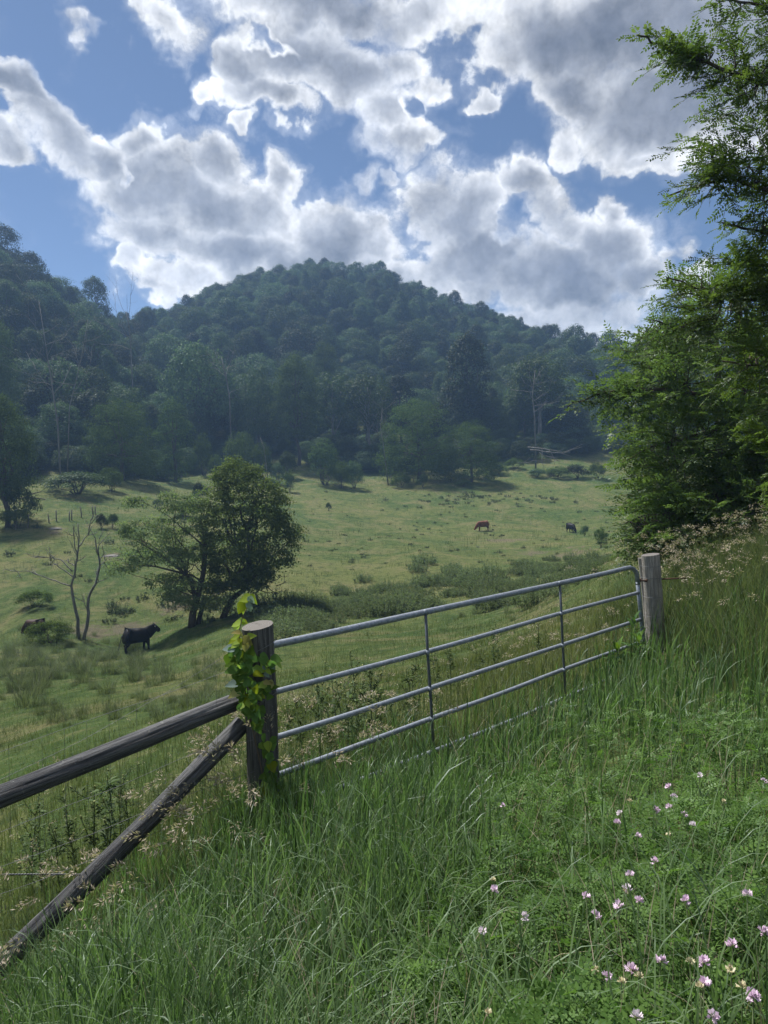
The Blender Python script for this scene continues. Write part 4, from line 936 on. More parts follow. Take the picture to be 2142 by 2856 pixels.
def cat_wire(name, label, pts, r, mat=None, group=None, twist=False, barb=0):
    P = np.array([np.array(p) for p in pts]); n = max(24, len(P)*8); q = np.linspace(0, len(P)-1, n); s = np.stack([np.interp(q, np.arange(len(P)), P[:, k]) for k in range(3)], 1)
    for _ in range(3): s[1:-1] = (s[:-2] + 2*s[1:-1] + s[2:])/4
    b = Vector(s[0]); g = Geo()
    if twist:
        m = 160; u = np.linspace(0, n-1, m); c = np.stack([np.interp(u, np.arange(n), s[:, k]) for k in range(3)], 1); ph = np.linspace(0, 2*PI*32, m)
        for f in (0, PI): g.tube(c - s[0] + np.stack([0*ph, np.cos(ph+f), np.sin(ph+f)], 1)*r*1.2, r, 5)
    else: g.tube(s - s[0], r, 6)
    return tag(obj(name, g.mesh(name, mat or M_WIRE, True), loc=b), label, 'wire', group)
def build_wires():
    z5 = lambda x, y, d: at(x/1.843, 1800 + y/1.843, d)
    W = [([(1290,-30,5.0),(1180,40,5.0),(860,240,4.9),(700,330,4.7),(420,490,4.45),(-60,720,4.1)], 'upper slack fence wire running down left from the gate post'),
         ([(1290,80,5.0),(1180,128,5.0),(1000,195,4.9),(800,268,4.75),(550,350,4.55),(300,440,4.3),(-60,570,4.0)], 'main top wire of the woven fence above the rail log'),
         ([(1330,480,5.0),(1000,550,4.85),(600,730,4.5),(300,840,4.25),(-60,985,4.0)], 'middle woven fence wire passing below the rail log'),
         ([(1330,640,5.0),(900,790,4.7),(500,960,4.4),(200,1070,4.2),(-60,1160,4.0)], 'low woven fence wire beside the slanting brace log'),
         ([(1330,760,5.0),(900,920,4.7),(500,1090,4.4),(200,1210,4.2),(-60,1300,4.0)], 'lowest woven fence wire in the grass under the brace log')]
    for pts, lab in W: cat_wire('fence_wire', lab, [z5(*p) for p in pts], .0014, group='wires of the woven fence')
    cat_wire('brace_wire', 'twisted double brace wire tied to the slanting log', [z5(-80, 1178, 4.15), z5(250, 1176, 4.3), z5(420, 1178, 4.35), z5(545, 1186, 4.4)], .0028, twist=True)
    for i, x in enumerate((45, 215, 330, 445, 560, 610, 700, 840, 960, 1110)):          # vertical stays
        t = x/1290; top = np.interp(x, [-60, 300, 550, 800, 1000, 1180, 1290], [570, 440, 350, 268, 195, 128, 80]); d = np.interp(x, [-60, 300, 550, 800, 1000, 1290], [4, 4.3, 4.55, 4.75, 4.9, 5])
        bot = np.interp(x, [-60, 300, 600, 1000, 1330], [985, 840, 730, 550, 480]) + 160
        cat_wire('wire_stay', 'thin upright stay wire of the woven fence behind the rail log', [z5(x, top, d), z5(x + 6, (top+bot)/2, d), z5(x + 14, bot, d)], .0009, group='stays of the woven fence')
    # loops tying the gate to the left post, and the wires stapled round the right post
    def loop(name, label, c, rad, tilt, r, group=None):
        a = np.linspace(0, 2*PI, 28); p = np.array(c) + np.stack([np.cos(a)*rad, np.sin(a)*rad, np.cos(a)*tilt], 1); cat_wire(name, label, p, r, group=group)
    loop('wire_loop', 'wire loop tied round the vine covered post at the top rail', at(722, 1806, 5.08), .121, .05, .0024)
    loop('wire_loop', 'wire loop tied round the vine covered post at the second rail', at(728, 1945, 5.08), .123, .05, .0024)
    for i, (y, lab) in enumerate(((1578, 'highest'), (1610, 'second'), (1663, 'third'), (1716, 'fourth'), (1760, 'lowest'))):
        loop('wire_band', lab + ' wire band wrapped round the silvery post', at(1814 + i*2.2, y, 9.32), .121 + i*.0016, .0, .0028, 'wire bands on the silvery post')
    g = Geo(); a = np.array(at(1846, 1615, 9.3)); g.tube([np.zeros(3), np.array(at(1872, 1614, 9.32)) - a, np.array(at(1915, 1612, 9.36)) - a], [.012, .011, .009], 8)
    tag(obj('iron_rod', g.mesh('iron_rod', M_RUST, True), loc=a), 'rusty iron rod sticking out right of the silvery post', 'rod')
build_wires()
# ------------------------------------------------------------------ cattle
def hide(name, c, c2):
    m, g = new_mat(name); tc = g.node('ShaderNodeTexCoord').outputs['Object']; n = g.noise(tc, 3.5, 5, .6); n2 = g.noise(tc, 60, 3, .6)
    cc = g.mix(g.smooth(n, .35, .7), c, c2)
    b = g.node('ShaderNodeBump', {'Height': n2, 'Strength': .25, 'Distance': .01}).outputs[0]
    p = g.node('ShaderNodeBsdfPrincipled', {'Base Color': cc, 'Roughness': .6, 'Normal': b}); p.inputs['Specular IOR Level'].default_value = .2
    g.node('ShaderNodeOutputMaterial', {'Surface': p.outputs[0]}); return m
M_COW_BLACK = hide('black_hide', (.004, .004, .006), (.009, .008, .009)); M_COW_BROWN = hide('red_brown_hide', (.10, .035, .018), (.17, .07, .035))
M_COW_DARK = hide('dark_brown_hide', (.018, .010, .008), (.05, .024, .016)); M_TAG = plain('ear_tag_white', (.7, .7, .66), .5); M_HOOF = plain('hoof', (.03, .028, .026), .6)
def skin_mesh(name, V, E, rad, mat, root=0, sub=2):
    me = bpy.data.meshes.new('tmp'); me.from_pydata(V, E, []); o = bpy.data.objects.new('tmp', me); COL.objects.link(o)
    md = o.modifiers.new('s', 'SKIN'); md.use_smooth_shade = True
    sv = me.skin_vertices[0].data
    for i, r in enumerate(rad): sv[i].radius = r if hasattr(r, '__len__') else (r, r); sv[i].use_root = (i == root)
    sb = o.modifiers.new('u', 'SUBSURF'); sb.levels = sub; sb.render_levels = sub
    dg = bpy.context.evaluated_depsgraph_get(); nm = bpy.data.meshes.new_from_object(o.evaluated_get(dg)); nm.name = name
    bpy.data.objects.remove(o); bpy.data.meshes.remove(me); nm.materials.clear(); nm.materials.append(mat)
    for p in nm.polygons: p.use_smooth = True
    return nm
def cow_body(name, mat, head='up', turn=0.0, seed=0):
    V = []; E = []; Rr = []
    def add(p, r, par=None):
        V.append(p); Rr.append(r); i = len(V)-1
        if par is not None: E.append((par, i))
        return i
    mid = add((-.25, 0, .95), (.44, .48)); rump = add((-.66, 0, 1.02), (.36, .40), mid); tailb = add((-.88, 0, 1.04), (.20, .24), rump)
    chest = add((.22, 0, .96), (.41, .46), mid); sh = add((.52, 0, .99), (.32, .44), chest)
    if head == 'up':
        c, s = math.cos(turn), math.sin(turn)
        nk = add((.80, .02*s, 1.20), (.23, .32), sh); hb = add((1.02, .06*s, 1.42), (.19, .20), nk); mz = add((1.04 + .15*c, .06*s + .22*s, 1.20), (.145, .145), hb); ns = add((1.06 + .20*c, .06*s + .30*s, 1.03), (.125, .115), mz)
    else:
        nk = add((.80, 0, .82), (.21, .30), sh); hb = add((1.04, .02, .48), (.15, .19), nk); mz = add((1.16, .03, .27), (.115, .13), hb); ns = add((1.23, .03, .12), (.09, .09), mz)
    h = V[hb]
    for sg in (-1, 1):      # ears
        e = add((h[0]-.02 + .03*sg*0, h[1] + sg*.13, h[2] + (.05 if head == 'up' else -.02)), (.05, .07), hb); add((h[0]-.05, h[1] + sg*.30, h[2] + (.0 if head == 'up' else -.06)), (.02, .05), e)
    for sg in (-1, 1):
        k = .06*sg if seed % 2 == 0 else -.05*sg
        a = add((-.68, sg*.19, .82), (.20, .26), rump); b = add((-.58 + k, sg*.21, .62), (.13, .17), a); c_ = add((-.80 + k, sg*.20, .40), .082, b); d = add((-.77 + k*1.4, sg*.20, .14), .06, c_); add((-.72 + k*1.4, sg*.20, .0), .055, d)
        a = add((.46, sg*.17, .70), (.17, .20), chest); b = add((.47 - k, sg*.18, .42), .088, a); c_ = add((.46 - k*1.3, sg*.18, .14), .06, b); add((.50 - k*1.3, sg*.18, 0), .055, c_)
    return skin_mesh(name, V, E, Rr, mat, 0), V[hb]
def cow(name, label, px, py, face, mat, head='up', turn=0.0, s=1.0, seed=0, tag_ear=False, swing=0.0, dz=0.0):
    b = on_ground(px, py, lo=20); t = thing(name, label, 'cow', b + Vector((0, 0, dz)), face, 'cattle grazing in the pasture', s)
    me, hb = cow_body(name, mat, head, turn, seed); obj('body', me, t)
    g = Geo(); g.tube([(-.95, 0, 1.12), (-1.02, swing*.1, .98), (-1.05 - abs(swing)*.2, swing*.3, .70), (-1.08 - abs(swing)*.4, swing*.6, .45), (-1.10 - abs(swing)*.5, swing*.7, .33)], [.035, .026, .02, .03, .012], 7); obj('tail', g.mesh('tail', mat, True), t)
    for x, y in ((-.71, -.2), (-.71, .2), (.5, -.18), (.5, .18)):
        g = Geo(); k = .06*(1 if y > 0 else -1)*(1 if seed % 2 == 0 else -1)*(1.4 if x < 0 else -1.3)*(1 if True else 0); g.tube([(x + k, y, -.03), (x + k + .01, y, .06)], [.07, .056], 10); obj('hoof', g.mesh('hoof', M_HOOF, True), t)
    if tag_ear:
        g = Geo(); g.tube([(hb[0] - .05, hb[1] - .20, hb[2] + .03), (hb[0] - .06, hb[1] - .215, hb[2] - .045)], .034, 8); obj('ear_tag', g.mesh('ear_tag', M_TAG), t)
    return t
cow('cow', 'black cow with an ear tag standing near the bare dead tree', 300, 1408, R(40), M_COW_BLACK, 'up', -.7, 1.12, 0, True, -.5)
cow('cow', 'red brown cow grazing in the middle of the far pasture', 1043, 1147, R(183), M_COW_BROWN, 'down', 0, 1.06, 1)
cow('cow', 'black cow grazing towards the camera at the right of the pasture', 1234, 1151, R(-72), M_COW_BLACK, 'down', 0, 1.0, 0)
cow('cow', 'dark cow half hidden behind the pale bush at the left', 74, 1366, R(160), M_COW_DARK, 'down', 0, .95, 1, dz=-.45)
# ------------------------------------------------------------------ the locust trees on the right
M_LOCUST = foliage('leaf_locust', (.042, .076, .018), (.135, .190, .044), .55, .02, vary=0.2)
M_LOCUST_B = foliage('leaf_locust_far', (.044, .080, .024), (.140, .195, .054), .55, .02, vary=0.2)
def spray_arrays(rng, L, n_leaf, leaf_l, pairs, leaflet, wid):
    """One twig along +x with feathery leaves on both sides; returns leaf quads and the twig path."""
    s = np.linspace(0, 1, 7); path = np.stack([s*L, .05*L*np.sin(s*3 + rng.uniform(0, 6)), .10*L*s - .22*L*s**2], 1)
    P = []; D = []; N = []; LN = []; TO = []
    for i in range(n_leaf):
        t = (i + .6)/n_leaf; b = np.array([np.interp(t, s, path[:, k]) for k in range(3)]); side = 1 if i % 2 else -1
        d = unit(np.array([.65 + rng.normal()*.15, side*(.75 + rng.normal()*.15), .12 + rng.normal()*.25])); 
        if i == n_leaf-1: d = unit(np.array([1, rng.normal()*.2, -.1]))
        ll = leaf_l*rng.uniform(.75, 1.15); up = unit(np.array([rng.normal()*.25, rng.normal()*.25, 1.0])); sv = unit(np.cross(up, d)); un = np.cross(d, sv); tone = rng.random()
        for k in range(pairs):
            u = (k + .8)/(pairs + .6); c = b + d*ll*u + np.array([0, 0, -1])*ll*.22*u*u
            for sg in (-1, 1):
                P.append(c); D.append(sv*sg + d*.45 + np.array([0, 0, -.22 + rng.normal()*.16])); N.append(un + rng.normal(size=3)*.28); LN.append(leaflet*rng.uniform(.8, 1.15)*(.75 + .5*math.sin(u*2.6))); TO.append(tone)
        c = b + d*ll + np.array([0, 0, -1])*ll*.22; P.append(c); D.append(d + np.array([0, 0, -.3])); N.append(un); LN.append(leaflet); TO.append(tone)
    P, D, N, LN, TO = map(np.array, (P, D, N, LN, TO)); g = Geo(); g.rhombs(P, D, N, LN, LN*wid, 0.5, .05)
    return np.concatenate(g.v).reshape(-1, 4, 3), TO, path
def build_locust(name, label, lobes, n_spray, sprays, mat, limbs, trunk, seed, out=(-.7, -.35, .12), tips=(), r_leaf=None, group=None, single=0):
    cache = {}
    rng = np.random.default_rng(seed); base = Vector(trunk[0]); o = np.array(base)
    t = thing(name, label, 'tree', base, group=group); g = Geo(); w = Geo()
    Lb = [(np.array(at6(px, py, d)) - o, np.array([rx/1534*d, rd, ry/1534*d])) for px, py, rx, ry, d, rd, _ in lobes]
    wts = np.array([l[6] for l in lobes], float); k = rng.choice(len(lobes), n_spray, p=wts/wts.sum())
    q = sph(rng, n_spray)*(rng.uniform(.35, 1, n_spray)**.5)[:, None]
    pos = np.array([Lb[i][0] for i in k]) + q*np.array([Lb[i][1] for i in k])
    dirs = unit(q*1.0 + np.array(out) + rng.normal(size=q.shape)*.35); dirs[:, 2] = dirs[:, 2]*.75
    for px, py, d, dx, dz in tips:
        pos = np.concatenate([pos, [np.array(at6(px, py, d)) - o]]); dirs = np.concatenate([dirs, [unit(np.array([dx, -.15, dz]))]])
    limbs_np = [np.array([np.array(at6(*p)) - o if not isinstance(p, Vector) else np.array(p) - o for p in l]) for l, r in limbs]
    allp = np.concatenate([np.stack([np.interp(np.linspace(0, len(l)-1, 24), np.arange(len(l)), l[:, c]) for c in range(3)], 1) for l in limbs_np])
    for ip, (p, d) in enumerate(zip(pos, dirs)):
        si = rng.integers(len(sprays)); v, to, path = sprays[si]; d = unit(d); sc = rng.uniform(.75, 1.2)
        up = unit(np.array([0, 0, 1.0]) + rng.normal(size=3)*.5); y = unit(np.cross(up, d)); z = np.cross(d, y); M = np.stack([d, y, z], 1)*sc
        L = path[-1, 0]; vv = (v.reshape(-1, 3) - [L*.5, 0, 0]) @ M.T + p; tone = rng.uniform(-.12, .12)
        if single and ip >= n_spray:       # the leaves of the outermost twigs, one by one
            nl = 2*single + 1
            for li in range(len(v)//nl):
                if (si, li) not in cache:
                    q = v[li*nl:(li+1)*nl].reshape(-1, 3); cache[(si, li)] = mesh_np('leaf', q, [np.arange(nl*4).reshape(nl, 4)], mat, np.repeat(np.clip(.6*to[li*nl:(li+1)*nl] + .4*rng.random(nl), 0, 1), 4))
                lo = obj('leaf', cache[(si, li)], t); lo.matrix_basis = Matrix.Translation(Vector(p - M @ np.array([L*.5, 0, 0]))) @ Matrix([list(r) for r in M]).to_4x4()
        n = len(vv)//4
        if not (single and ip >= n_spray): g.add(vv, np.arange(n*4).reshape(n, 4), None, np.repeat(np.clip(.6*to + .4*rng.random(n) + tone, 0, 1), 4))
        tw = (path - [L*.5, 0, 0]) @ M.T + p; w.tube(tw, np.linspace(.007, .002, len(tw)), 4)
        j = np.argmin(((allp - tw[0])**2).sum(1))
        if rng.random() < .8 and ((allp[j] - tw[0])**2).sum() < 1.0: limb(w, rng, allp[j], tw[0], .014, .006, 5, .03, 4)
    for (l, r), P in zip(limbs, limbs_np):
        qq = np.linspace(0, len(P)-1, len(P)*4); s = np.stack([np.interp(qq, np.arange(len(P)), P[:, c]) for c in range(3)], 1); s[1:-1] += rng.normal(size=(len(s)-2, 3))*r*.35; w.tube(s, np.linspace(r, .012, len(s)), 7)
    T = np.array([np.array(p) - o for p in trunk]); b = Geo(); b.tube(T, np.linspace(.2, .07, len(T)), 10)
    obj('crown', g.mesh(name + '_crown', mat), t)['kind'] = 'stuff'; obj('branches', w.mesh(name + '_branches', M_BARK), t)['kind'] = 'stuff'; obj('trunk', b.mesh(name + '_trunk', M_BARK, True), t)
    print(name, sum(len(x) for x in g.q))
def locusts():
    rng = np.random.default_rng(61)
    SA = [spray_arrays(rng, .62, 11, .20, 6, .050, .48) for _ in range(6)]
    SB = [spray_arrays(rng, .85, 11, .24, 4, .070, .52) for _ in range(6)]
    X = lambda px, d, dz=0: stand(px, d, dz)
    # the near tree: its limbs reach in from the right over the gate end
    T = [X(1960, 11.2, -.3), at6(1940, 900, 11.2), at6(1900, 500, 11.2), at6(1860, 100, 11.0), at6(1830, -300, 11.0)]
    lobes = [(1560,130,120,60,10.4,.5,1.0),(1630,200,110,80,10.6,.6,1.3),(1480,110,60,30,10.3,.3,.35),(1590,330,110,55,10.3,.5,1.1),(1520,360,75,50,10.2,.4,.7),(1500,410,60,25,10.2,.3,.3),
             (1630,450,70,70,10.4,.5,.8),(1610,500,50,50,10.3,.4,.4),(1640,20,60,50,10.2,.4,.6),(1540,0,40,12,10.1,.3,.15),(1750,300,120,330,10.9,.8,2.5),(1900,200,200,420,11.4,1.4,2.0),(1560,660,130,60,10.9,.5,1.0),(1480,640,70,50,10.8,.4,.6),(1600,780,90,60,11.0,.5,.7),(1640,1000,40,90,9.9,.3,.4),(1650,700,60,60,10.6,.4,.5),(1640,590,70,70,10.6,.5,.9),(1580,560,50,30,10.5,.4,.3),(1620,860,70,80,10.9,.5,.8)]
    limbs = [([T[2], (1800,330,11,), (1690,190,10.7), (1560,150,10.4), (1430,100,10.3), (1375,75,10.2)], .045), ([T[2], (1780,450,11), (1680,420,10.6), (1560,380,10.3), (1440,425,10.2)], .04),
             ([T[2], (1800,700,11), (1690,640,10.9), (1580,650,10.9), (1440,600,10.8)], .04), ([T[3], (1750,60,10.8), (1640,10,10.3), (1530,-10,10.1)], .035), ([T[1], (1800,850,11.2), (1680,800,11), (1560,780,11)], .04), ([T[2], (1700,520,10.6), (1600,490,10.3), (1560,480,10.3)], .03)]
    tips = [(1375,75,10.2,-1,.15),(1400,90,10.2,-1,.05),(1425,105,10.25,-1,.0),(1455,115,10.3,-1,-.1),(1395,130,10.2,-.9,-.3),(1490,160,10.3,-1,-.15),(1475,190,10.3,-1,-.35),(1455,300,10.2,-1,.05),(1440,320,10.2,-1,-.1),(1445,400,10.2,-1,.0),(1428,425,10.2,-1,-.15),(1470,430,10.2,-.9,-.3),
            (1555,480,10.3,-1,-.05),(1580,520,10.3,-1,-.3),(1500,8,10.1,-1,-.3),(1540,25,10.1,-.8,-.5),(1410,610,10.8,-1,.1),(1400,640,10.8,-1,-.1),(1430,590,10.8,-1,.15),(1620,60,10.2,-.7,-.5),(1520,220,10.4,-1,-.4),(1510,560,10.8,-1,.1)]
    tips = [(x + 46, y, d, u, v) for x, y, d, u, v in tips]; lobes = [(x + 30, *r) for x, *r in lobes]
    build_locust('locust_tree', 'near locust tree with feathery leaves reaching over the upper right corner', lobes, 430, SA, M_LOCUST, limbs, T, 62, tips=tips, single=6, group='locust trees on the right bank')
    # the second tree further down the bank, dense to the ground
    T = [X(1650, 17.5, -.3), at6(1640, 1050, 17.5), at6(1620, 900, 17.5), at6(1600, 740, 17.4), at6(1590, 600, 17.3)]
    lobes = [(1560,680,130,120,17,1.5,1.6),(1480,800,150,120,17,1.5,1.8),(1600,900,140,140,17,1.6,1.8),(1460,960,120,110,16.6,1.4,1.4),(1370,840,70,45,16.4,.8,.5),(1290,850,55,30,16.2,.5,.28),(1440,700,60,60,16.6,.8,.5),(1390,1000,60,70,16.2,.9,.6),
             (1480,1090,130,90,16,1.4,1.5),(1390,1120,70,70,15.6,1.0,.9),(1600,1080,120,120,16,1.4,1.4),(1360,1165,55,40,15.2,.7,.5),(1450,1180,90,40,15,.9,.7),(1720,850,100,260,17.5,1.8,1.6),(1350,760,60,40,17.2,.8,.4),(1620,960,90,130,15.6,.9,1.6),(1560,1130,110,60,15.2,.9,.9),(1640,1110,70,80,14.6,.8,.9)]
    limbs = [([T[3], (1540,720,17.2), (1450,700,16.8), (1400,690,16.5)], .06), ([T[2], (1520,850,17), (1400,840,16.5), (1300,845,16.2), (1225,880,16.1)], .06), ([T[2], (1520,940,16.8), (1420,960,16.5), (1340,1000,16.2)], .05), ([T[1], (1540,1080,16.4), (1430,1100,15.9), (1350,1130,15.4)], .05), ([T[1], (1580,1000,16.8), (1500,960,16.5)], .05), ([T[3], (1600,700,17), (1560,620,17)], .05)]
    tips = [(1225,880,16.1,-1,-.2),(1240,868,16.1,-1,.1),(1262,850,16.2,-1,.15),(1280,838,16.2,-1,.2),(1300,825,16.2,-1,.3),(1310,850,16.3,-1,-.1),(1250,860,16.1,-1,-.05),(1330,815,16.3,-.9,.35),(1345,990,16.2,-1,0),(1330,1010,16.1,-1,-.1),(1340,1085,15.6,-1,.1),(1325,1130,15.4,-1,.0),(1318,1165,15.2,-1,0),(1330,720,17,-1,.3),(1310,755,17,-1,.1)]
    lobes = [(x + (48 if i != 5 else 30), *r) for i, (x, *r) in enumerate(lobes)]; tips = [(x + 25, *r) for x, *r in tips]
    build_locust('locust_tree', 'dense locust tree down the bank behind the silvery post with a bright lit branch tip', lobes, 950, SB, M_LOCUST_B, limbs, T, 63, tips=tips, group='locust trees on the right bank')
    # a third one behind, closing the gap to the wood
    T = [X(1560, 30, -.3), at6(1555, 950, 30), at6(1550, 780, 30), at6(1545, 680, 30)]
    lobes = [(1400,800,95,90,30,2.5,1),(1340,770,45,45,31,1.6,.4),(1480,760,110,100,31,2.5,1),(1380,930,80,110,30,2.4,1),(1350,1060,50,90,29,2,.6),(1560,900,120,220,31,2.5,1.2),(1440,1080,90,90,29,2.5,.8)]
    limbs = [([T[2], (1480,800,30), (1380,780,30)], .08), ([T[1], (1460,950,30), (1360,960,29.6)], .08)]
    lobes = [(x + 50, *r) for x, *r in lobes]
    SC_ = [spray_arrays(rng, 1.6, 10, .42, 3, .15, .55) for _ in range(4)]
    build_locust('locust_tree', 'hazy locust tree standing farthest back on the right pasture edge', lobes, 420, SC_, M_LOCUST_B, limbs, T, 64, group='locust trees on the right bank')
locusts()
# ------------------------------------------------------------------ grass, seed heads and ground cover
M_GRASS = foliage('grass_blade', (.030, .072, .018), (.165, .245, .092), .5, .05, .4, vary=0.0, extra=((.20, .17, .085), .95))
M_GRASS_DRY = foliage('grass_dry', (.052, .086, .024), (.180, .190, .075), .42, .05, vary=0.0)
M_BANK = foliage('bank_blade', (.046, .080, .026), (.190, .205, .092), .48, .0, vary=0.0)
M_ROUGH = foliage('rough_blade', (.034, .064, .016), (.175, .200, .070), .45, .0, vary=0.0)
M_THATCH = foliage('dead_blade', (.14, .12, .065), (.33, .29, .18), .35, .0, vary=0.0)
M_TURF = foliage('turf', (.026, .052, .014), (.175, .185, .075), .4, .0, vary=0.0)
M_RUSH = foliage('rush', (.060, .085, .036), (.190, .215, .115), .4, .0, vary=0.25)
M_SEED = foliage('seed_head', (.25, .205, .12), (.50, .44, .30), .35, .02, vary=0.0)
M_VETCH = foliage('vetch_leaf', (.040, .095, .018), (.150, .250, .056), .46, .02, vary=0.0)
def polar_pts(rng, n, d0, d1, a0, a1, pw):
    """Random ground points, thinning out with distance."""
    pw = pw + 1e-4; u = rng.random(n); d = (d0**(1-pw) + u*(d1**(1-pw) - d0**(1-pw)))**(1/(1-pw)); a = rng.uniform(a0, a1, n)
    return np.tan(a)*d, d
def gate_side(x, y):       # metres behind the fence line (negative: camera side)
    px = np.array([-6.0, -1.9, -.95, .4, 1.9, 3.4, 5.2, 12]); py = np.array([1.8, 4.35, 5.3, 6.5, 7.9, 9.35, 10.6, 15.0])
    return y - np.interp(x, px, py)
def vetch_w(x, y):         # where the feathery ground cover grows: the right foreground
    n = _vnoise(x, y, .55, 21)*.8 + _vnoise(x, y, .22, 22)*.4
    e = np.clip((x - (-.55 + .30*y))/.5 + .5, 0, 1)*np.clip((6.2 - y)/1.6, 0, 1)
    return np.clip(e*1.15 + (n - .6)*1.0, 0, 1)*(e > 0)
def build_grass():
    rng = np.random.default_rng(101)
    g = Geo()
    # verge grass on the camera side and under the gate
    x, y = polar_pts(rng, 74000, .8, 12.5, -R(42), R(46), 1.2); s = gate_side(x, y); v = vetch_w(x, y); cl = _vnoise(x, y, .35, 31)
    keep = (s < .9) & (rng.random(len(x)) < (1 - .9*v)*np.clip(.35 + 1.0*cl, 0, 1)); x, y, s, v, cl = x[keep], y[keep], s[keep], v[keep], cl[keep]
    bank = np.clip((x - 3.0)/1.5, 0, 1)
    h = (.30 + .26*_vnoise(x, y, 1.1, 32) + .18*cl)*rng.uniform(.55, 1.2, len(x))*(1 - .15*v) + bank*.25*rng.random(len(x)); h *= np.where(rng.random(len(x)) < .06, 1.35, 1.0)
    near_gate = np.exp(-((s + .1)/.5)**2); h *= (1 - .42*near_gate*(x < 2.4)); lg = np.exp(-((gate_side(x, y) + .25)/.55)**2)*(x < -.8); h *= 1 - .35*lg
    w = rng.uniform(.0055, .0140, len(x))*np.where(rng.random(len(x)) < .15, 1.5, 1)*np.clip(.7 + .12*y, .9, 1.7)
    z = ground_z(x, y); az = rng.vonmises(-.4, .35, len(x)); tone = np.clip(.25*_vnoise(x, y, .8, 33) + .70*rng.random(len(x)), 0, 1)
    g.blades(np.stack([x, y, z - .01], 1), h, w, rng.uniform(.15, 1.0, len(x)) + (rng.random(len(x)) < .22)*rng.uniform(.3, 1.3, len(x)), az, 5, tone, curl=1.8, face=az + PI/2 + rng.normal(size=len(x))*.5)
    o = obj('verge_grass', g.mesh('verge_grass', M_GRASS)); tag(o, 'long green blades of verge grass in the foreground', 'grass', kind='stuff'); print('verge', len(x))
    # thick fresh green tussocks and single long arching blades at the left front
    g = Geo(); n = 5200; x, y = polar_pts(rng, n, 1.6, 6.5, -R(34), R(34), 1.0); s = gate_side(x, y); keep = (s < -.1) & (rng.random(n) < .4 + .6*(x < .4)); x, y = x[keep], y[keep]; n = len(x)
    az = rng.uniform(0, 6.28, n); g.blades(np.stack([x, y, ground_z(x, y)], 1), rng.uniform(.4, .72, n), rng.uniform(.008, .014, n), rng.uniform(.7, 2.2, n), az, 7, np.clip(rng.normal(.7, .22, n), 0, .94), curl=2.2, face=az + PI/2 + rng.normal(size=n)*.35)
    o = obj('arching_grass', g.mesh('arching_grass', M_GRASS)); tag(o, 'broad arching grass blades standing over the foreground verge', 'grass', kind='stuff')
    # dead stalks and last year's blades lying through the verge
    g = Geo(); n = 5200; x, y = polar_pts(rng, n, 1.0, 9, -R(40), R(42), 1.0); keep = (gate_side(x, y) < .6); x, y = x[keep], y[keep]; n = len(x); az = rng.uniform(0, 6.28, n)
    g.blades(np.stack([x, y, ground_z(x, y) + .05*rng.random(n)], 1), rng.uniform(.25, .6, n), rng.uniform(.003, .007, n), rng.uniform(.3, 1.7, n), az, 4, np.clip(rng.normal(.7, .3, n), 0, 1), curl=.9)
    o = obj('dead_stalks', g.mesh('dead_stalks', M_THATCH)); tag(o, 'pale dead grass stalks tangled through the verge', 'grass', kind='stuff')
    # a taller clump round the foot of the left post
    g = Geo(); n = 1500; px = rng.normal(720, 90, n); d = rng.uniform(4.45, 5.5, n); x = (px - W_PX/2)/F_PX*d; y = d; az = rng.uniform(0, 6.28, n)
    g.blades(np.stack([x, y, ground_z(x, y)], 1), rng.uniform(.3, .72, n), rng.uniform(.005, .010, n), rng.uniform(.1, 1.1, n), az, 5, np.clip(rng.normal(.45, .25, n), 0, .94), curl=1.8)
    o = obj('post_grass', g.mesh('post_grass', M_GRASS)); tag(o, 'taller clump of grass round the foot of the vine covered post', 'grass', kind='stuff')
    # taller drier grass behind the gate and down the first slope
    g = Geo(); x, y = polar_pts(rng, 60000, 4.0, 24, -R(36), R(36), 1.15); s = gate_side(x, y); n1 = _vnoise(x, y, 1.6, 41); right = np.clip((x - .6)/2.5, 0, 1)
    keep = (s > .05) & (rng.random(len(x)) < np.clip(1.15 - s/13 + (n1-.5)*.9, .12, 1)); x, y, s, n1, right = x[keep], y[keep], s[keep], n1[keep], right[keep]
    h = (.20 + .30*n1 + .12*right)*np.clip(1.15 - s/16, .3, 1)*rng.uniform(.5, 1.25, len(x)); w = rng.uniform(.004, .008, len(x))*np.clip(.6 + .09*y, .9, 2.2); az = rng.uniform(0, 6.28, len(x))
    tone = np.clip(.15 + .35*right + .5*rng.random(len(x)) - .25*(n1 < .4), 0, 1)
    g.blades(np.stack([x, y, ground_z(x, y)], 1), h, w, rng.uniform(.15, 1.3, len(x)), az, 3, tone, curl=1.4)
    o = obj('dry_grass', g.mesh('dry_grass', M_GRASS_DRY)); tag(o, 'yellowing rough grass on the slope behind the gate', 'grass', kind='stuff'); print('dry', len(x))
    # rough tussocky grass on the near slope
    g = Geo(); n = 70000; x, y = polar_pts(rng, n, 9, 60, -R(33), R(29), 1.0); s = gate_side(x, y); tu = _vnoise(x, y, .55, 71)*.5 + _vnoise(x, y, 2.1, 72)*.5
    keep = (s > 2.0) & (rng.random(n) < np.clip((tu - .40)*4.5, .04, 1)); x, y, tu = x[keep], y[keep], tu[keep]; n = len(x); k = np.clip(y/22, .7, 2.4); az = rng.uniform(0, 6.28, n)
    g.blades(np.stack([x, y, ground_z(x, y)], 1), (.07 + .30*np.clip(tu - .42, 0, 1))*rng.uniform(.6, 1.7, n)*np.sqrt(k), .012*k*rng.uniform(.6, 1.4, n), rng.uniform(.2, 1.4, n), az, 2, np.clip(.35*_vnoise(x, y, 4.0, 73) + .65*rng.random(n), 0, 1), curl=1.4)
    o = obj('rough_grass', g.mesh('rough_grass', M_ROUGH)); tag(o, 'rough tussocky grass on the near pasture slope', 'grass', kind='stuff'); print('rough', n)
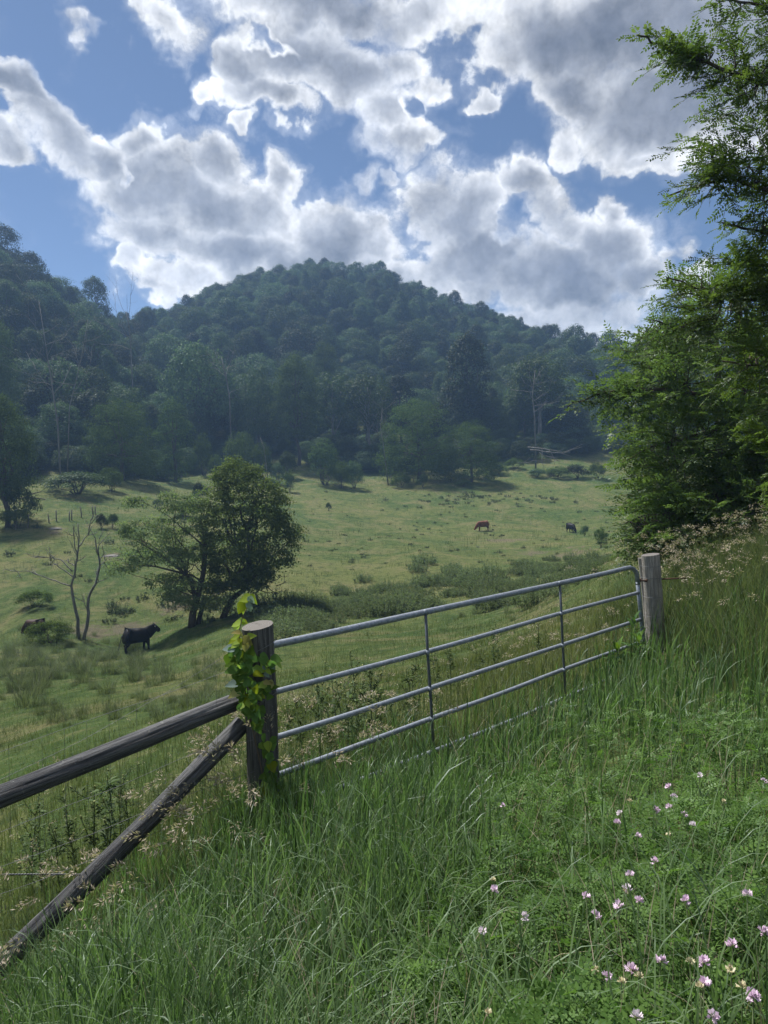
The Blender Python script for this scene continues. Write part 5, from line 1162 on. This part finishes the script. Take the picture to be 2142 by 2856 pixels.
    # short turf over the whole pasture
    g = Geo(); x, y = polar_pts(rng, 190000, 9, 165, -R(34), R(31), 1.35); s = gate_side(x, y); cl = _vnoise(x, y, 2.2, 51)*.6 + _vnoise(x, y, .8, 52)*.4
    tus = np.clip((_vnoise(x, y, .9, 54)*.55 + _vnoise(x, y, 3.4, 55)*.45 - .50)*6, 0, 1)*(1 + (y > 60)*.3)
    keep = (s > 1.0) & (rng.random(len(x)) < np.clip(.30 + .9*(cl-.2) + .5*tus, 0, 1)); x, y, cl, tus = x[keep], y[keep], cl[keep], tus[keep]
    k = np.clip(y/40, .45, 3.2); h = (.05 + .07*cl + .20*tus)*k**.55*rng.uniform(.6, 1.6, len(x)); w = .022*k*rng.uniform(.6, 1.4, len(x)); az = rng.uniform(0, 6.28, len(x))
    tone = np.clip(.50*_vnoise(x, y, 7.0, 53) + .55*rng.random(len(x)) - .30*tus*(_vnoise(x, y, 5.0, 56) < .55), 0, 1)
    g.blades(np.stack([x, y, ground_z(x, y) - .02], 1), h, w, rng.uniform(.3, 1.2, len(x)), az, 1, tone)
    o = obj('pasture_turf', g.mesh('pasture_turf', M_TURF)); tag(o, 'short grazed turf covering the pasture slopes', 'grass', kind='stuff'); print('turf', len(x))
def panicle(g, rng, p, d, L, n, w=.012, droop=.5):
    """A loose seed head along direction d."""
    d = unit(d); t = rng.random(n)**.8; c = p + d*(t*L)[:, None]; c[:, 2] -= droop*L*(t**2)*.5
    side = sph(rng, n); side = unit(side - (side @ d)[:, None]*d*.6); r = L*.20*(1 - .65*t)*rng.uniform(.2, 1, n); q = c + side*r[:, None]
    g.rhombs(q, unit(d*.7 + side*.6 + np.array([0, 0, -.35])), sph(rng, n), rng.uniform(.016, .032, n)*w/.012, np.full(n, .0065)*w/.012, rng.random(n))
def build_seed_heads():
    rng = np.random.default_rng(111); g = Geo(); st = Geo(); cnt = 0
    def culm(base, h, az, lean, L, n, w=.012, thick=.0016):
        nonlocal cnt
        t = np.linspace(0, 1, 7); ang = lean*t**1.6; dx = np.concatenate([[0], np.cumsum(np.sin((ang[1:]+ang[:-1])/2)*h/6)]); dz = np.concatenate([[0], np.cumsum(np.cos((ang[1:]+ang[:-1])/2)*h/6)])
        p = np.array(base) + np.stack([dx*math.cos(az), dx*math.sin(az), dz], 1); st.tube(p, np.linspace(thick, thick*.5, 7), 3, r=rng.uniform(.2, .7), cap=False)
        d = p[-1]-p[-2]; panicle(g, rng, p[-1] - unit(d)*L*.25, d, L, n, w, droop=.9); cnt += 1
    # the tall tan grass on the right bank
    n = 520; x = rng.uniform(3.3, 9.0, n); y = rng.uniform(7.6, 12.8, n); ok = (x > 3.65 + .12*(y-9)) & (gate_side(x, y) > -3.2); x, y = x[ok], y[ok]
    for a, b, c in zip(x, y, ground_z(x, y)): culm((a, b, c), rng.uniform(.95, 1.55) - .35*max(0, 8.6-b), rng.vonmises(PI, .9), rng.uniform(.5, 1.5), rng.uniform(.16, .30), 26, .017, .0022)
    # round the left post, the gate and the logs
    for px, py, d, h, m in ((620,2330,4.6,.9,10),(700,2360,4.85,.95,16),(770,2330,4.85,.85,12),(560,2400,4.5,.8,10),(450,2420,4.2,.75,6),(300,2380,4.6,.7,6),(150,2450,4.3,.75,6),(60,2600,3.6,.8,6),(0,2700,3.0,.6,6),(880,2230,5.9,.95,7),(930,2210,6.0,.9,6),(1010,2200,6.3,.75,5),(1110,2150,6.7,.7,5),(1230,2120,6.5,.7,4),(380,2500,4.0,.6,5),(980,2240,5.6,.6,4),(1540,1880,9.5,.9,8),(1460,1900,9.2,.85,8),(1640,1860,9.8,.9,8)):
        for k in range(m):
            p = at(px + rng.normal()*35, py, d + rng.normal()*.15); culm((p.x, p.y, gz(p.x, p.y)), h*rng.uniform(.75, 1.15), rng.vonmises(PI, .6) if px < 840 else rng.uniform(0, 6.28), rng.uniform(.5, 1.6), rng.uniform(.14, .24), 44, .015)
    # thinly over the rough grass behind the gate and the verge
    x, y = polar_pts(rng, 420, 5.5, 15, -R(30), R(28), 1.0); s = gate_side(x, y); k = (s > .1) & (s < 6); x, y = x[k], y[k]
    for a, b, c in zip(x, y, ground_z(x, y)): culm((a, b, c), rng.uniform(.45, .85), rng.uniform(0, 6.28), rng.uniform(.3, 1.2), rng.uniform(.08, .16), 16, .013)
    o = obj('seed_heads', g.mesh('seed_heads', M_SEED)); tag(o, 'tan feathery seed heads of tall dry grass', 'grass', kind='stuff')
    o = obj('grass_stalks', st.mesh('grass_stalks', M_GRASS_DRY)); tag(o, 'thin dry stalks carrying the tan seed heads', 'grass', kind='stuff'); print('culms', cnt)
    # leaves of the bank grass
    g = Geo(); n = 19000; x = rng.uniform(3.0, 9.5, n); y = rng.uniform(6.5, 13.5, n); ok = (x > 3.55 + .1*(y-9)) & (gate_side(x, y) > -3.6); x, y = x[ok], y[ok]; n = len(x); az = rng.vonmises(PI, .7, n)
    g.blades(np.stack([x, y, ground_z(x, y)], 1), rng.uniform(.45, 1.0, n) + .5*np.clip((x - 3.8)/2, 0, 1)*rng.random(n), rng.uniform(.006, .011, n), rng.uniform(.3, 1.6, n), az, 5, np.clip(rng.normal(.42, .25, n), 0, 1), curl=1.5, face=az + PI/2 + rng.normal(size=n)*.5)
    o = obj('bank_grass', g.mesh('bank_grass', M_BANK)); tag(o, 'tall rough grass on the bank right of the silvery post', 'grass', kind='stuff')
def build_vetch():
    rng = np.random.default_rng(121); g = Geo(); x, y = polar_pts(rng, 36000, 1.0, 6.2, -R(24), R(46), 1.1); v = vetch_w(x, y); k = rng.random(len(x)) < v*1.15; x, y = x[k], y[k]; n = len(x)
    hgt = .10 + .30*_vnoise(x, y, .45, 61) + .16*_vnoise(x, y, .18, 62); z = ground_z(x, y) + hgt*(1 - .75*rng.random(n)**1.8)
    az = rng.uniform(0, 6.28, n); el = rng.normal(.35, .3, n); d = np.stack([np.cos(az)*np.cos(el), np.sin(az)*np.cos(el), np.sin(el)], 1); up = unit(np.array([0, 0, 1.0]) + rng.normal(size=(n, 3))*.35); sv = unit(np.cross(up, d)); un = np.cross(d, sv)
    L = rng.uniform(.08, .145, n); base = np.stack([x, y, z], 1); tone = np.clip(.3*_vnoise(x, y, .3, 63) + .7*rng.random(n), 0, 1); K = 6
    for k in range(K):
        u = (k + .7)/(K + .2); c = base + d*(L*u)[:, None] + np.array([0, 0, -1])*(L*.28*u*u)[:, None]; ln = L*.19*(1.05 - .35*abs(u-.45)*2)
        for sg in (-1, 1): g.rhombs(c, sv*sg + d*.35 + np.array([0, 0, .12]) + rng.normal(size=(n, 3))*.08, un + rng.normal(size=(n, 3))*.12, ln, ln*.52, tone, .04)
    c = base + d*L[:, None] + np.array([0, 0, -1])*(L*.28)[:, None]; g.rhombs(c, d, un, L*.14, L*.075, tone)
    o = obj('vetch_leaves', g.mesh('vetch_leaves', M_VETCH)); tag(o, 'feathery green vetch leaves carpeting the right foreground', 'ground cover', kind='stuff'); print('vetch', n)
    g = Geo(); m = rng.choice(n, min(n, 2600), replace=False)
    b = np.stack([x[m], y[m], z[m] - hgt[m]*.9], 1); az = rng.uniform(0, 6.28, len(m)); g.blades(b, hgt[m]*1.25, np.full(len(m), .0035), rng.uniform(.2, 1.0, len(m)), az, 3, .5)
    o = obj('vetch_stems', g.mesh('vetch_stems', M_VETCH)); tag(o, 'thin green stems under the vetch leaves', 'ground cover', kind='stuff')
build_grass(); build_seed_heads(); build_vetch()

def build_tufts():
    """Grey-green rush tufts standing singly in the near pasture."""
    rng = np.random.default_rng(131); protos = []
    for k in range(5):
        g = Geo(); n = 170; r = rng.random(n)**.6*.22; a = rng.uniform(0, 6.28, n); az = a + rng.normal(size=n)*.6
        g.blades(np.stack([r*np.cos(a), r*np.sin(a), np.full(n, -.03)], 1), rng.uniform(.28, .75, n), rng.uniform(.007, .012, n), rng.uniform(.2, 1.3, n) + r*3.0, az, 3, np.clip(rng.normal(.45, .25, n), 0, 1), curl=1.3); protos.append(g.mesh('rush_tuft', M_RUSH))
    spots = [(230,1497,1.2),(330,1483,1.1),(60,1525,1.6),(40,1490,1.5),(110,1465,1.5),(160,1450,1.3),(200,1440,1.4),(140,1430,1.5),(60,1440,1.6),(20,1420,1.5),(250,1455,1.2),(300,1450,1.4),(345,1455,1.3),(365,1470,1.2),(430,1465,1.1),(280,1435,1.2),(210,1420,1.2),(175,1415,1.3),(120,1410,1.3),(250,1412,1.1),(90,1425,1.4),(180,1475,1.2),(450,1440,1.0),(470,1450,1.0),(75,1480,1.4),(10,1460,1.5),(230,1390,1.0),(190,1392,1.1),(150,1398,1.2)]
    for i in range(70): spots.append((rng.uniform(-10, 300), rng.normal(1430, 28), rng.uniform(.7, 1.5)))
    for i in range(60): spots.append((rng.uniform(-10, 520), rng.uniform(1400, 1570), rng.uniform(.35, .85)))
    for i in range(34): spots.append((rng.uniform(560, 1150), np.interp(0, [0], [0]) + rng.uniform(1255, 1345), rng.uniform(.5, 1.0)))
    for i, (px, py, s) in enumerate(spots):
        b = on_ground(px, py, lo=14)
        if b.y < 15 or b.y > 80: continue
        if i == 0: lab, gr = 'lone dark rush tuft in the short grass above the rail log', None
        elif i == 1: lab, gr = 'rush tuft right of the lone one, nearer the vine covered post', None
        elif px < 540:
            w = 'small' if s < .75 else 'tall' if s > 1.2 else 'middling'; z = ('below the near black cow' if px > 230 else 'in front of the pale bush' if px < 130 else 'at the foot of the bare dead tree') if py < 1440 else ('just above the rail log' if py > 1500 else 'halfway between the black cow and the rail log')
            lab, gr = f'{w} grey green rush tuft {z}', f'{w} rush tufts {z}'
        else: lab, gr = 'rush tuft along the creek behind the gate', 'rush tufts along the creek'
        o = obj('rush_tuft', protos[i % 5], loc=b, rot=(0, 0, rng.uniform(0, 6.28)), scale=(s*1.15, s*1.15, s)); tag(o, lab, 'grass tuft', gr)
build_tufts()
# ------------------------------------------------------------------ vine, flowers, thistles and the broad-leaved plant
def leaf_mesh(name, mat, L=1.0, W=.8, tone=.5, fold=.10, tip=.18, n=6):
    """A pointed ovate leaf along +x, folded along its midrib, drooping at the tip."""
    t = np.linspace(0, 1, n+1); w = W*.5*np.sin(np.clip(t, 0, 1)**.62*PI)**.8*(1 - .25*t); w[0] = .0; w[-1] = 0
    mid = np.stack([t*L, 0*t, -tip*t**2*L], 1); l = mid + np.stack([0*t, w, fold*w*2], 1); r = mid + np.stack([0*t, -w, fold*w*2], 1)
    v = np.concatenate([mid, l, r]); k = n+1; q = []
    for i in range(n): q += [(i, i+1, k+i+1, k+i), (i+1, i, 2*k+i, 2*k+i+1)]
    return mesh_np(name, v, [np.array(q)], mat, np.full(len(v), tone), True)
M_VINE = [foliage('vine_leaf_green', (.075, .155, .028), (.115, .205, .040), .45, .03, .5, vary=.5), foliage('vine_leaf_lime', (.22, .31, .035), (.32, .42, .06), .5, .03, .5, vary=.5),
          foliage('vine_leaf_bronze', (.26, .26, .07), (.36, .34, .12), .45, .03, .5, vary=.5), foliage('vine_leaf_underside', (.17, .24, .17), (.28, .35, .28), .4, .04, .5, vary=.4)]
M_STEM = plain('green_stem', (.07, .10, .035), .7); M_VSTEM = plain('vine_stem', (.09, .065, .04), .8)
def build_vine():
    rng = np.random.default_rng(141); base = at(735, 2290, 4.97); t = thing('climbing_vine', 'leafy lime green vine climbing the dark gate post', 'vine', base); o = np.array(base)
    LM = [[leaf_mesh('vine_leaf', m, 1, w, .5, f, tp) for (w, f, tp) in ((.82, .10, .2), (.72, .16, .35), (.9, .06, .12))] for m in M_VINE]
    z7 = lambda x, y, d: np.array(at(600 + x/6.32, 1650 + y/6.32, d)) - o
    def stem(pts, r):
        g = Geo(); P = np.array(pts); q = np.linspace(0, len(P)-1, len(P)*5); s = np.stack([np.interp(q, np.arange(len(P)), P[:, k]) for k in range(3)], 1)
        for _ in range(3): s[1:-1] = (s[:-2] + 2*s[1:-1] + s[2:])/4
        g.tube(s, np.linspace(r, r*.4, len(s)), 6); obj('stem', g.mesh('vine_stem', M_VSTEM, True), t)
    stem([z7(1000, 4000, 4.93), z7(850, 3300, 4.92), z7(700, 2600, 4.92), z7(560, 2000, 4.92), z7(500, 1500, 4.92), z7(430, 1000, 4.93), z7(430, 650, 4.95), z7(480, 450, 4.98), z7(560, 300, 5.0), z7(600, 130, 5.02)], .006)
    stem([z7(700, 2600, 4.92), z7(800, 1900, 4.92), z7(860, 1400, 4.92), z7(900, 1250, 4.9)], .004)
    stem([z7(620, 2300, 4.92), z7(420, 1700, 4.93), z7(350, 1200, 4.95), z7(260, 900, 4.96)], .004)
    # x, y (zoomed), size, direction in the picture (deg, 0 = right, 90 = down), colour
    SP = [(560,110,150,160,1),(640,110,140,40,1),(560,180,110,200,1),(470,260,150,125,1),(590,240,100,30,3),(560,280,90,150,1),(500,350,60,100,1),(600,300,70,45,3),(620,130,110,55,3),
          (400,560,150,165,1),(450,520,110,20,1),(360,590,90,110,1),(500,525,90,25,1),(405,620,60,100,1),(400,720,110,190,2),(430,740,90,30,2),(380,790,120,170,1),(330,850,120,170,1),(300,880,100,140,1),
          (610,790,120,0,1),(550,830,130,130,2),(600,890,90,50,2),(540,950,120,95,2),(470,920,130,130,1),(380,920,130,150,1),(440,870,100,120,1),(290,990,170,165,3),(300,1040,150,100,0),(410,1080,140,110,0),(450,1090,110,80,1),(520,1070,120,95,0),
          (640,1110,150,25,0),(580,1130,130,60,0),(700,1190,140,10,0),(660,1230,120,150,0),(340,1230,170,140,0),(440,1290,130,90,1),(560,1240,110,20,0),(560,1320,130,120,0),(480,1200,110,100,0),(600,1270,120,70,0),(740,1370,150,15,1),(630,1390,140,130,0),
          (870,1290,150,95,1),(960,1260,120,330,1),(1050,1220,170,10,1),(1000,1290,130,60,3),(930,1400,90,30,1),(900,1450,90,40,3),(480,1440,160,150,0),(520,1480,130,40,0),(370,1390,130,170,0),(420,1500,150,110,0),(500,1530,120,60,1),(560,1600,130,30,0),(340,1620,170,165,3),
          (470,1680,150,60,0),(420,1680,120,140,0),(620,1570,110,140,0),(640,1650,120,20,0),(700,1690,130,70,1),(780,1700,120,80,0),(860,1640,110,160,1),(900,1600,100,20,2),(960,1620,120,50,2),(880,1720,100,80,1),(790,1800,130,30,1),(690,1790,110,110,0),(360,1790,150,170,2),(450,1810,130,70,1),
          (560,1880,150,110,1),(630,1850,130,350,1),(590,1960,130,60,1),(680,1900,110,60,0),(500,1950,110,120,1),(760,1850,110,50,0),(620,2050,130,130,0),(560,2080,120,60,0),(690,2040,120,80,0),(740,2130,130,60,0),(640,2150,130,110,0),(700,2230,120,60,0),(820,2060,110,40,0),
          (800,2300,130,80,0),(690,2330,120,120,0),(760,2420,120,60,0),(850,2560,120,70,0),(930,2700,130,60,1),(880,2820,130,110,0),(960,2900,140,50,0),(1000,3060,150,70,1),(920,3120,140,130,0),(1020,3230,140,60,0),(960,3330,150,100,0),(880,3400,140,140,1),(1040,3420,140,50,0),(980,3520,140,90,0),(820,3560,150,150,1),(900,3640,140,110,0),(1000,3680,140,60,0),(860,3250,110,170,0),(1060,3560,120,30,1),(780,3500,120,190,0)]
    SP += [(x + rng.normal()*70, y + rng.normal()*70, s*.9, ang + rng.normal()*60, 0 if rng.random() < .7 else c) for x, y, s, ang, c in SP if y > 1000]
    for i, (x, y, s, ang, c) in enumerate(SP):
        d = 4.93 - .05*rng.random() if 100 < y else 5.0
        if y < 680: d = 5.0 + rng.normal()*.02
        p = z7(x, y, d); L = s/6.32/1980*d*1.6; a = R(ang + rng.normal()*8); dirv = Vector((math.cos(a), -.25 + rng.normal()*.2, -math.sin(a))).normalized()
        nrm = Vector((rng.normal()*.25, -.8 + rng.normal()*.2, .75)).normalized(); yv = nrm.cross(dirv).normalized(); zv = dirv.cross(yv); M = Matrix((dirv, yv, zv)).transposed()
        m = LM[c][rng.integers(3)]; ob = obj('leaf', m, t, loc=p - np.array(dirv)*L*.35); ob.rotation_euler = M.to_euler(); ob.scale = (L, L*rng.uniform(.85, 1.05), L)
build_vine()

# ---- pink and white flower heads in the vetch
def petal_mat(name, c, c2):
    m, g = new_mat(name); a = g.node('ShaderNodeAttribute', attribute_name='rnd').outputs['Fac']; cc = g.mix(a, c, c2)
    s = g.node('ShaderNodeMixShader', {0: .35, 1: g.node('ShaderNodeBsdfDiffuse', {'Color': cc}).outputs[0], 2: g.node('ShaderNodeBsdfTranslucent', {'Color': cc}).outputs[0]}); g.node('ShaderNodeOutputMaterial', {'Surface': s.outputs[0]}); return m
M_PINK = petal_mat('petal_pink', (.70, .50, .67), (.83, .70, .81)); M_WHITE = petal_mat('petal_white', (.70, .60, .68), (.82, .78, .80)); M_CREAM = petal_mat('petal_cream', (.55, .48, .28), (.70, .66, .48)); M_BUD = petal_mat('bud_green', (.20, .24, .10), (.32, .34, .16))
def flower_protos():
    out = []
    for k in range(5):
        rng = np.random.default_rng(151 + k); n = 13; a = np.arange(n)/n*2*PI + rng.normal(size=n)*.2; el = rng.uniform(-.1, 1.2, n); d = np.stack([np.cos(a)*np.cos(el), np.sin(a)*np.cos(el), np.sin(el)], 1)
        up = Geo(); lo = Geo(); cal = Geo(); nr = unit(np.cross(d, np.cross(np.array([0, 0, 1.0]), d)) + rng.normal(size=(n, 3))*.2)
        lo.rhombs(d*.004, d, nr, np.full(n, .0145), np.full(n, .0085), rng.random(n), .2); up.rhombs(d*.006 + np.array([0, 0, .002]), unit(d + np.array([0, 0, .5])), nr, np.full(n, .014), np.full(n, .0105), rng.random(n), -.25)
        cal.rhombs(d*.001, d, nr, np.full(n, .006), np.full(n, .004), rng.random(n))
        out.append((up, lo, cal))
    return out
def on_canopy(px, py, h):
    v = ray(px, py); ys = np.linspace(1.0, 9.0, 1200); x = v.x/v.y*ys; z = CAM_Z + v.z/v.y*ys; d = z - ground_z(x, ys) - h; i = int(np.argmax(d < 0)); return Vector((x[i], ys[i], z[i]))
def build_flowers():
    rng = np.random.default_rng(161); PR = flower_protos()
    meshes = {}
    for k, (up, lo, cal) in enumerate(PR):
        for nm, a, b in (('pink', M_PINK, M_WHITE), ('white', M_WHITE, M_WHITE), ('cream', M_CREAM, M_CREAM), ('mauve', M_PINK, M_PINK)): meshes[(k, nm)] = (up.mesh('upper_petals', a), lo.mesh('lower_petals', b), cal.mesh('calyx', M_BUD))
    FL = [(1268,236,'white'),(1090,298,'mauve'),(1140,368,'pink'),(1052,405,'mauve'),(1108,405,'pink'),(1185,435,'mauve'),(848,437,'white'),(830,490,'mauve'),(922,548,'pink'),(1248,492,'white'),(1095,542,'cream'),(1010,668,'mauve'),(898,792,'pink'),(876,853,'white'),(697,916,'pink'),(812,940,'pink'),(938,935,'mauve'),(205,910,'pink'),(270,990,'white'),(150,1065,'white'),
          (768,1024,'mauve'),(1238,900,'mauve'),(1547,920,'pink'),(1560,1035,'mauve'),(902,1240,'mauve'),(715,1297,'cream'),(943,1318,'cream'),(808,1370,'mauve'),(1290,1200,'mauve'),(1285,1355,'mauve'),(1488,1245,'cream'),(1518,1348,'cream'),(1258,1270,'cream'),(1455,1155,'mauve'),(1390,1490,'pink'),(1580,1485,'mauve'),(1560,1445,'mauve'),(1612,1490,'pink'),(1008,1530,'white'),(145,1560,'cream'),(1625,262,'pink'),(215,400,'mauve'),(1330,1415,'cream'),(840,1390,'cream'),(820,1270,'cream'),(1030,1235,'mauve'),(1415,360,'cream'),(915,360,'cream'),(100,845,'cream'),(788,830,'cream')]
    words = {'white': 'whitish', 'pink': 'pink and white', 'mauve': 'mauve', 'cream': 'faded cream'}
    for i, (zx, zy, c) in enumerate(FL):
        px, py = 1300 + zx/1.97, 2050 + zy/1.97; p = on_canopy(px, py, .47); gzz = gz(p.x, p.y); s = rng.uniform(.9, 1.15)*(1.0 if c != 'cream' else .75)
        zone = 'nearest the bottom right corner' if zy > 1130 else 'in the middle of the vetch patch' if zy > 620 else 'in the far part of the vetch patch'
        t = thing('flower', f'{words[c]} round flower head {zone}', 'flower', (p.x, p.y, gzz), 0, f'{words[c]} flowers {zone}'); up, lo, cal = meshes[(i % 5, c)]; h = p.z - gzz; e = (rng.normal()*.02, rng.normal()*.02, h)
        g = Geo(); g.tube([(0, 0, 0), (e[0]*.2, e[1]*.2, h*.5), e], [.0022, .0018, .0015], 5); obj('stem', g.mesh('flower_stem', M_STEM), t)
        hd = obj('upper_petals', up, t, loc=e, rot=(rng.normal()*.3 + .25, rng.normal()*.3, rng.uniform(0, 6.28)), scale=s); hd2 = obj('lower_petals', lo, t, loc=e, rot=hd.rotation_euler, scale=s); obj('calyx', cal, t, loc=e, rot=hd.rotation_euler, scale=s)
build_flowers()

# ---- thistles behind the gate and along the fence
M_THISTLE = foliage('thistle_leaf', (.048, .075, .030), (.125, .165, .075), .38, .0, vary=.3)
def build_thistles():
    protos = []
    for k in range(5):
        rng = np.random.default_rng(171 + k); g = Geo(); w = Geo(); b = Geo(); H = 1.0
        def stalk(p0, d, L, r, lev):
            n = 6; p = [np.array(p0, float)]; d = unit(d)
            for i in range(n): d = unit(d + rng.normal(size=3)*.06 + [0, 0, .10]); p.append(p[-1] + d*L/n)
            w.tube(p, np.linspace(r, r*.5, n+1), 5); p = np.array(p); m = int(L*46)
            if m > 0:
                t = rng.uniform(.05, 1, m)*n; i = np.minimum(t.astype(int), n-1); q = p[i] + (p[i+1]-p[i])*(t-i)[:, None]; a = rng.uniform(0, 6.28, m); e = rng.uniform(-.1, .8, m); dd = np.stack([np.cos(a)*np.cos(e), np.sin(a)*np.cos(e), np.sin(e)], 1); ln = rng.uniform(.05, .13, m)*(1.2 - .5*t/n)
                g.rhombs(q, dd, np.cross(dd, np.cross([0, 0, 1.0], dd)), ln, ln*.28, rng.random(m), .12); g.rhombs(q + dd*ln[:, None]*.3, unit(dd + sph(rng, m)*.8), sph(rng, m), ln*.45, ln*.12, rng.random(m))
            for _ in range(1): b.tube([p[-1] + rng.normal(size=3)*.008, p[-1] + rng.normal(size=3)*.008 + d*.028], [.012, .006], 5)
            if lev > 0:
                for _ in range(5): i = rng.integers(2, n+1); stalk(p[i], d*.8 + rng.normal(size=3)*.5, L*rng.uniform(.22, .4), r*.6, lev-1)
        stalk((0, 0, -.03), (rng.normal()*.05, rng.normal()*.05, 1), .85, .009, 1)
        protos.append((g.mesh('thistle_leaves', M_THISTLE), w.mesh('thistle_stem', M_STEM), b.mesh('thistle_buds', M_BUD)))
    rng = np.random.default_rng(181)
    S = [(p, d, s) for p, d, s in ((820, 6.9, .85),(870, 7.4, .9),(905, 7.0, .8),(940, 7.8, 1.0),(955, 6.9, .95),(990, 7.9, .9),(1020, 7.5, .95),(1050, 8.2, .9),(1085, 8.0, .8),(1120, 8.6, .9),(880, 8.6, .9),(790, 7.4, .7),(1000, 9.2, .9),(920, 9.4, .9),(1150, 8.9, .85),(1210, 9.4, .85),(1250, 10.2, .9),(1500, 11.4, .9),(1330, 10.8, .8),(1380, 11.5, .9))]
    S = [(p, d, s, 'tall pale green thistle behind the left half of the gate' if p < 1160 else 'thistle among the dry grass behind the right half of the gate', 'thistles behind the gate left' if p < 1160 else 'thistles behind the gate right') for p, d, s in S]
    S += [(p, d, s, 'thistle growing along the wire fence behind the rail log', 'thistles along the wire fence') for p, d, s in ((60,6.4,.85),(110,6.2,.8),(160,6.6,.9),(215,6.5,.95),(250,6.3,1.0),(30,6.9,.9),(290,6.8,.8),(320,7.2,.7),(400,7.0,.6),(530,7.2,.6))]
    for i, (px, d, s, lab, gr) in enumerate(S):
        v = ray(px*1.0 if px > 540 or True else px, 1330); x = v.x/v.y*d; b = Vector((x, d, gz(x, d))); t = thing('thistle', lab, 'thistle', b, rng.uniform(0, 6.28), gr, s*rng.uniform(.9, 1.1)); a = protos[i % 5]; obj('leaves', a[0], t)['kind'] = 'stuff'; obj('stem', a[1], t); obj('buds', a[2], t)['kind'] = 'stuff'
build_thistles()

def build_milkweed():
    rng = np.random.default_rng(191); mats = [foliage('milkweed_leaf', (.045, .10, .022), (.075, .15, .03), .4, .12, .35, vary=.4), foliage('milkweed_leaf_young', (.10, .19, .03), (.14, .24, .04), .5, .1, .35, vary=.4)]
    LM = [leaf_mesh('broad_leaf', m, 1, .34, .5, .14, .25, 7) for m in mats]
    for (px, py, d, h, lab) in ((1766, 1840, 8.75, .48, 'broad leaved green plant at the foot of the hinge end of the gate'), (1722, 1850, 8.5, .30, 'low bright broad leaved plant beside the taller one under the gate'), (1782, 1850, 8.45, .33, 'bright broad leaved plant in front of the silvery post')):
        b = at(px, py, d); b.z = gz(b.x, b.y); t = thing('broad_leaved_plant', lab, 'plant', b); g = Geo(); h = h*1.25; g.tube([(0, 0, -.02), (.01, 0, h*.5), (.02, 0, h)], [.007, .006, .004], 6); obj('stem', g.mesh('plant_stem', M_STEM), t)
        for i in range(9):
            z = h*(.35 + .68*i/8); a = i*2.4 + rng.normal()*.2; e = .35 + .75*i/8; L = .23*(1.05 - .35*i/8); dv = Vector((math.cos(a)*math.cos(e), math.sin(a)*math.cos(e), math.sin(e))); yv = Vector((0, 0, 1)).cross(dv).normalized(); zv = dv.cross(yv)
            o = obj('leaf', LM[1 if (h < .5 and i > 4) else 0], t, loc=(.01, 0, z), scale=L); o.rotation_euler = Matrix((dv, yv, zv)).transposed().to_euler()
build_milkweed()
